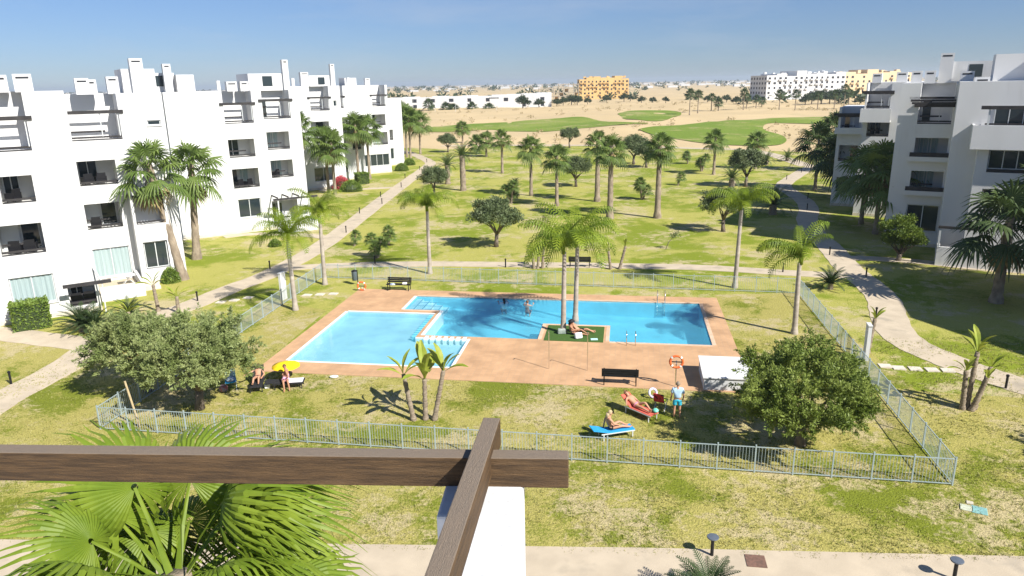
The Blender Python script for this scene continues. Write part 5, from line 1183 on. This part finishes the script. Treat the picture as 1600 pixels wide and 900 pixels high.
person(gnd(1057, 654) + Vector((0, 0, .03)), R(170), 'man in pale blue shirt and turquoise shorts standing with his back turned', STAND, m_skin, [('shirt', m_lb), ('shorts', m_tq)], (.30, .24, .18))
# reclining pose: head towards +y, feet towards -y, lying on a lounger
RECL = dict(pelvis=(0, .12, .45), belly=(0, .25, .50), chest=(0, .45, .64), neck=(0, .60, .76), head=(0, .68, .82), crown=(0, .75, .87), sh_l=(.19, .50, .66), el_l=(.30, .30, .50), wr_l=(.22, .06, .46), sh_r=(-.19, .50, .66), el_r=(-.38, .36, .62), wr_r=(-.55, .18, .60),
            hip_l=(.09, .05, .45), kn_l=(.11, -.33, .64), an_l=(.11, -.62, .40), to_l=(.12, -.76, .43), hip_r=(-.09, .05, .45), kn_r=(-.11, -.38, .46), an_r=(-.12, -.80, .41), to_r=(-.13, -.88, .52), face=(0, -.55, .83))
lp = gnd(996, 648) + Vector((0, 0, .03)); lrz = R(40)
lounger(lp, lrz, 'coral lounger with raised back on the grass', 'frame', m_cor, 38)
person(lp, lrz, 'woman in pink swimwear reclining on the coral lounger with an arm out', RECL, m_skin, [('top', m_pk), ('bottom', m_pk)], (.42, .26, .12), True)
o = MB(); o.lathe([(.04, 0), (.13, .05), (.14, .12), (.06, .19)], 12); o = o.build('beach_ball', mat('green_plastic', (.05, .50, .36), (.4, .7, .6), scale=6, rough=.4), smooth=True, label='small green ball at the foot of the coral lounger', cat='ball'); o.location = lp + Matrix.Rotation(lrz, 3, 'Z') @ Vector((.16, -.88, .343))
SITL = dict(pelvis=(0, .05, .46), belly=(0, .12, .60), chest=(0, .14, .82), neck=(0, .10, .99), head=(0, .06, 1.08), crown=(0, .06, 1.16), sh_l=(.18, .14, .90), el_l=(.27, .20, .64), wr_l=(.25, .26, .42), sh_r=(-.18, .14, .90), el_r=(-.28, .0, .70), wr_r=(-.18, -.20, .60),
            hip_l=(.09, .0, .45), kn_l=(.14, -.40, .58), an_l=(.12, -.70, .40), to_l=(.12, -.83, .41), hip_r=(-.09, .0, .45), kn_r=(-.14, -.42, .50), an_r=(-.12, -.80, .40), to_r=(-.12, -.90, .46), face=(0, -1, 0))
bl = gnd(955, 683) + Vector((0, 0, .03)); brz = R(105)
lounger(bl, brz, 'lounger spread with a bright blue towel beside the fence', 'frame', m_blu, 14)
person(bl, brz, 'person in dark swimwear sitting upright on the blue towelled lounger', SITL, m_skin, [('bottom', m_bk)], (.55, .42, .25), True)
bk = gnd(446, 606) + Vector((0, 0, .03)); krz = R(100)
lounger(bk, R(97), 'black lounger with a white towel under the yellow parasol', m_blk, m_blk, 4, towel=(-.9, -.15), towel_mat=m_wt)
SIDE = dict(SITL); SIDE.update(kn_l=(.42, -.05, .50), an_l=(.58, -.02, .10), to_l=(.70, -.05, .05), kn_r=(.38, .16, .50), an_r=(.52, .22, .10), to_r=(.64, .22, .05), hip_l=(.14, -.04, .45), hip_r=(.10, .14, .45), wr_r=(.25, .0, .72), el_r=(-.02, -.08, .66), wr_l=(.38, .14, .70), el_l=(.25, .2, .62), face=(1, 0, -.5))
person(bk, R(-75), 'woman in a pink dress sitting sideways on the black lounger, reading', SIDE, m_skin2, [('dress', mat('pink_dress', (.74, .42, .52), (.66, .30, .42), scale=8, rough=.9))], (.16, .09, .05))
e = empty('parasol', gnd(446, 598) + Vector((0, .35, .03)), 0, label='round yellow parasol tilted over the reading woman', cat='parasol')
MB().tube([(0, 0, 0), (0, 0, .82)], .02, 8).build('pole', M['steel'], e)
m_yel = mat('yellow_canvas', (.86, .60, .01), (.80, .54, .01), scale=3, rough=.85)
for k in range(8):
    g_ = MB(); a0, a1 = k * math.pi / 4, (k + 1) * math.pi / 4; ring = []
    for rr, z in ((.02, .92), (.38, .87), (.70, .77), (.71, .72)): ring.append([(rr * math.cos(a) * (1 if j != 1 else .985), rr * math.sin(a) * (1 if j != 1 else .985), z + (.012 if j == 1 else 0)) for j, a in enumerate((a0, (a0 + a1) / 2, a1))])
    vs = [q for rg in ring for q in rg]; g_.add(vs, [(i * 3 + j, i * 3 + j + 1, i * 3 + j + 4, i * 3 + j + 3) for i in range(3) for j in range(2)]); g_.build('canopy_panel', m_yel, e, True)
# chair with a dozing person, legs stretched out
ch = gnd(404, 604) + Vector((0, 0, .03)); crz = R(12)
lounger(ch, crz, 'black folding chair lounger in the shade edge of the olive', m_blk, m_blk, 55)
person(ch, crz, 'person in black swimwear stretched on the black folding lounger', dict(RECL, kn_r=(-.14, -.34, .56), an_r=(-.16, -.72, .40), to_r=(-.18, -.82, .48)), m_skin, [('bottom', m_bk), ('top', m_bk)], (.12, .08, .05))
o = MB().box(-.14, -.1, 0, .14, .1, .22).build('bag', m_wt, label='white bag on the grass at the foot of the black lounger', cat='bag'); o.location = gnd(418, 607) + Vector((0, 0, .03)); bevel(o, .04, 3); o.rotation_euler = (0, 0, .4)
# folding chair heaped with towels under the olive
e = empty('folding_chair', gnd(362, 609) + Vector((0, 0, .03)), R(20), label='folding chair heaped with blue and pale towels under the olive', cat='chair')
for x in (-.25, .25): MB().bar((x, -.22, 0), (x, .3, .5), .03, .03).build('leg', M['frame'], e); MB().bar((x, .22, 0), (x, -.25, .45), .03, .03).build('leg', M['frame'], e)
MB().box(-.25, -.25, .42, .25, .25, .46).build('seat', m_blu, e); q = MB().box(-.25, 0, 0, .25, .04, .5).build('backrest', mat('teal_towel', (.12, .30, .34), (.45, .55, .55), scale=7, rough=.95), e); q.location = (0, .25, .46); q.rotation_euler = (R(-15), 0, 0)
q = MB(); q.lathe([(.05, .46), (.22, .48), (.2, .6), (.06, .66)], 10); q.build('towel_heap', mat('patterned_towel', (.5, .55, .6), (.2, .3, .45), scale=14, rough=.95), e, True)
o = MB(); o.lathe([(.12, 0), (.2, .05), (.22, .22), (.13, .32)], 10); o = o.build('bag', mat('red_canvas', (.42, .10, .08), (.3, .3, .35), scale=6, rough=.9), smooth=True, label='reddish beach bag beside the towel heaped chair', cat='bag'); o.location = gnd(350, 612) + Vector((0, 0, .03))
# folding chair with bright cloth beside the standing man
e = empty('folding_chair', gnd(1032, 640) + Vector((0, 0, .03)), R(150), label='folding chair with red and lime cloth beside the standing man', cat='chair')
for x in (-.24, .24): MB().bar((x, -.22, 0), (x, .28, .52), .03, .03).build('leg', M['frame'], e); MB().bar((x, .22, 0), (x, -.24, .46), .03, .03).build('leg', M['frame'], e)
MB().box(-.24, -.24, .43, .24, .24, .47).build('seat', mat('lime_cloth', (.45, .55, .05), (.02, .02, .02), scale=5, rough=.9, ramp=(.5, .55)), e); q = MB().box(-.24, 0, 0, .24, .04, .45).build('backrest', mat('red_cloth', (.55, .05, .05), (.03, .02, .02), scale=4, rough=.9, ramp=(.5, .56)), e); q.location = (0, .24, .47); q.rotation_euler = (R(-18), 0, 0)
o = MB(); torus(o, .2, .06, 16, 8); o = o.build('swim_ring', mat('clear_vinyl', (.6, .66, .75), (.5, .35, .55), scale=5, rough=.25), smooth=True, label='pale swim ring leaning behind the bright folding chair', cat='swim ring'); o.location = gnd(1020, 622) + Vector((0, 0, .27)); o.rotation_euler = (R(-25), 0, .4)
# couple on the island
isl = PU(-2.75, 40.7, DZ + .03)
GSIT = dict(pelvis=(0, .1, .12), belly=(0, .18, .26), chest=(0, .22, .47), neck=(0, .2, .64), head=(0, .17, .73), crown=(0, .17, .81), sh_l=(.18, .22, .55), el_l=(.28, .16, .30), wr_l=(.22, .0, .12), sh_r=(-.18, .22, .55), el_r=(-.24, .02, .38), wr_r=(-.10, -.2, .36), hip_l=(.09, .04, .11), kn_l=(.12, -.36, .30), an_l=(.12, -.74, .07), to_l=(.13, -.86, .13), hip_r=(-.09, .04, .11), kn_r=(-.12, -.40, .14), an_r=(-.12, -.82, .07), to_r=(-.13, -.90, .16), face=(0, -1, -.15))
person(isl, R(75), 'woman in a black sun hat sitting against the island palm', GSIT, m_skin2, [('bottom', m_bk), ('top', m_bk)], (.03, .02, .02), True, hat=m_bk)
GLIE = dict(GSIT); GLIE.update(chest=(0, .36, .36), belly=(0, .24, .2), neck=(0, .47, .5), head=(0, .5, .6), crown=(0, .52, .68), sh_l=(.18, .38, .42), el_l=(.26, .46, .2), wr_l=(.28, .36, .04), sh_r=(-.18, .38, .42), el_r=(-.24, .2, .24), wr_r=(-.12, .02, .22), kn_l=(.11, -.38, .14), kn_r=(-.12, -.36, .28))
person(isl + PU(.35, .45, 0), R(78), 'person leaning back on the island turf beside the hatted woman', GLIE, m_skin, [('shorts', m_bk)], (.05, .03, .02))
o = MB().box(-.22, -.13, 0, .22, .13, .36).build('backpack', m_wt, label='white rucksack on the island turf beside the couple', cat='backpack'); o.location = isl + PU(.3, -.7, 0); o.rotation_euler = (R(-20), 0, .3); bevel(o, .07, 3)
o = MB().box(-.25, -.15, 0, .25, .15, .3).build('cool_box', mat('grey_bag', (.35, .4, .36), (.2, .25, .22), scale=5, rough=.9), label='grey green cool bag at the foot of the slender island palm', cat='bag'); o.location = isl + PU(-.75, .1, 0); bevel(o, .05, 3)
o = MB().box(-.2, -.12, 0, .2, .12, .03).build('towel', mat('aqua_towel', (.45, .68, .70), rough=.95), label='folded aqua towel at the edge of the island turf', cat='towel'); o.location = isl + PU(1.2, -.75, 0)
# swimmers at the far pool edge
SWIM = {k: (Vector(v) - Vector((0, 0, .55)) if k not in ('kn_l', 'an_l', 'to_l', 'kn_r', 'an_r', 'to_r', 'face') else Vector(v)) for k, v in STAND.items()}; SWIM.update(kn_l=(.15, -.36, .40), kn_r=(-.15, -.36, .40), el_l=(.34, -.12, .78), wr_l=(.30, -.36, .86), el_r=(-.34, -.12, .78), wr_r=(-.30, -.36, .86))
person(PU(-8.0, 46.9, -.86), R(195), 'dark haired swimmer in a white top leaning at the far pool edge', SWIM, m_skin, [('shirt', m_wt), ('bottom', m_bk)], (.03, .02, .02), True)
person(PU(-6.35, 46.6, -.86), R(160), 'bare backed swimmer with dark trunks standing in the big pool', SWIM, m_skin, [('shorts', m_bk)], (.20, .10, .05))
# terrace furniture of the left flats
def armchair(p, rz, label):
    e = empty('armchair', p, rz, label=label, cat='chair'); MB().box(-.3, -.3, .12, .3, .3, .42).build('seat', M['black'], e); MB().box(-.3, .2, .42, .3, .32, .85).build('backrest', M['black'], e)
    for x in (-.36, .28): MB().box(x, -.3, .12, x + .08, .32, .6).build('armrest', M['black'], e)
    for x in (-.28, .24):
        for y in (-.28, .26): MB().box(x, y, 0, x + .04, y + .04, .12).build('leg', M['black'], e)
q0 = LP(2.37, -62); w_ = Vector((math.sin(R(57)), math.cos(R(57)), 0)); n_ = Vector((math.cos(R(57)), -math.sin(R(57)), 0))
A0 = LP(-13, -55.3)
for k, s in enumerate((14.0, 14.75)): armchair(A0 + w_ * s + n_ * -.5 + Vector((0, 0, .55)), R(33) + math.pi, ['left black armchair in the ground floor opening beside the dark pergola beam', 'black armchair nearer the leaning brace in the ground floor opening'][k])
B0 = LP(11.3, -77.3); A20 = LP(2.37, -62)
for k, (o_, s_, z_) in enumerate([(A0, 11.2, 4.45), (A0, 12.0, 4.45), (A20, .9, 4.5), (A20, 1.7, 7.75), (A20, .8, 7.75), (B0, 6.1, 4.65), (B0, 7.0, 4.65), (B0, 9.9, 5.4), (A0, 11.6, 7.75)]): armchair(o_ + w_ * s_ - n_ * .75 + Vector((0, 0, z_ + .001)), R(33) + math.pi * (.9 + .05 * k), 'dark armchair standing in a recessed balcony of the left flats')
for o in [q for q in bpy.data.objects if q.get('label', '') == 'dark armchair standing in a recessed balcony of the left flats']: o['group'] = 'armchairs on the left balconies'
e = empty('patio_table', q0 + w_ * 2.2 + n_ * 2.0 + Vector((0, 0, .45)), R(33), label='small slatted patio table on the flats terrace by pale curtains', cat='table')
MB().box(-.5, -.35, .66, .5, .35, .7).build('table_top', M['frame'], e)
for x in (-.4, .4): MB().bar((x, -.3, 0), (-x * .5, .3, .66), .03, .03).build('leg', M['frame'], e); MB().bar((x, .3, 0), (-x * .5, -.3, .66), .03, .03).build('leg', M['frame'], e)
# short tufts that give the near lawn its relief (stuff)
r = np.random.RandomState(3); n = 60000
xy = np.stack([r.uniform(-26, 30, n), 19.2 + 20 * r.rand(n) ** 1.2], 1); nzv = np.array([noise.noise(Vector((x * .55, y * .55, 1))) + .5 * noise.noise(Vector((x * 2, y * 2, 4))) for x, y in xy])
keep = (nzv + r.uniform(-.35, .35, n) > -.05) & (xy[:, 1] > 20.0 - .06 * xy[:, 0] + .1 * nzv); uv = xy @ np.array([[EX.x, EY.x], [EX.y, EY.y]])
keep &= ~((uv[:, 0] > -19.3) & (uv[:, 0] < 6.5) & (uv[:, 1] > 33.2)); keep &= np.abs(xy[:, 0]) < xy[:, 1] * .78 + 2; xy = xy[keep]; n = len(xy)
base = np.concatenate([xy, np.full((n, 1), .02)], 1); bl = []
for k in range(4):
    a = r.uniform(0, 6.28, n); h = r.uniform(.035, .085, n); lean = r.uniform(.01, .06, n); o = np.stack([np.cos(a), np.sin(a), 0 * a], 1); s_ = np.stack([-np.sin(a), np.cos(a), 0 * a], 1) * .012; b0 = base + o * r.uniform(0, .05, n)[:, None]
    tip = b0 + o * lean[:, None] + np.stack([0 * h, 0 * h, h], 1); bl.append(np.stack([b0 - s_, b0 + s_, tip + s_ * .3, tip - s_ * .3], 1))
inst('grass_tufts', leaf_mesh('grass_tufts', np.concatenate(bl).reshape(-1, 3), leaf_mat('grass_blade', (.19, .225, .03), (.42, .38, .15), scale=.9, transl=.2, spec=.15)), kind='stuff', label='short tufts of half dry grass on the near lawn', cat='grass')
# air: thin even haze over the plain
hz = bpy.data.materials.new('air'); hz.use_nodes = True; N = hz.node_tree.nodes; N.remove(N['Principled BSDF']); pv = N.new('ShaderNodeVolumePrincipled'); pv.inputs['Color'].default_value = (.80, .90, 1, 1); pv.inputs['Density'].default_value = .00017; pv.inputs['Anisotropy'].default_value = .2
hz.node_tree.links.new(pv.outputs[0], N['Material Output'].inputs['Volume'])
MB().box(-9100, -500, -4, 9100, 9100, 45).build('haze', hz, kind='stuff', label='thin bluish haze over the plain', cat='haze')
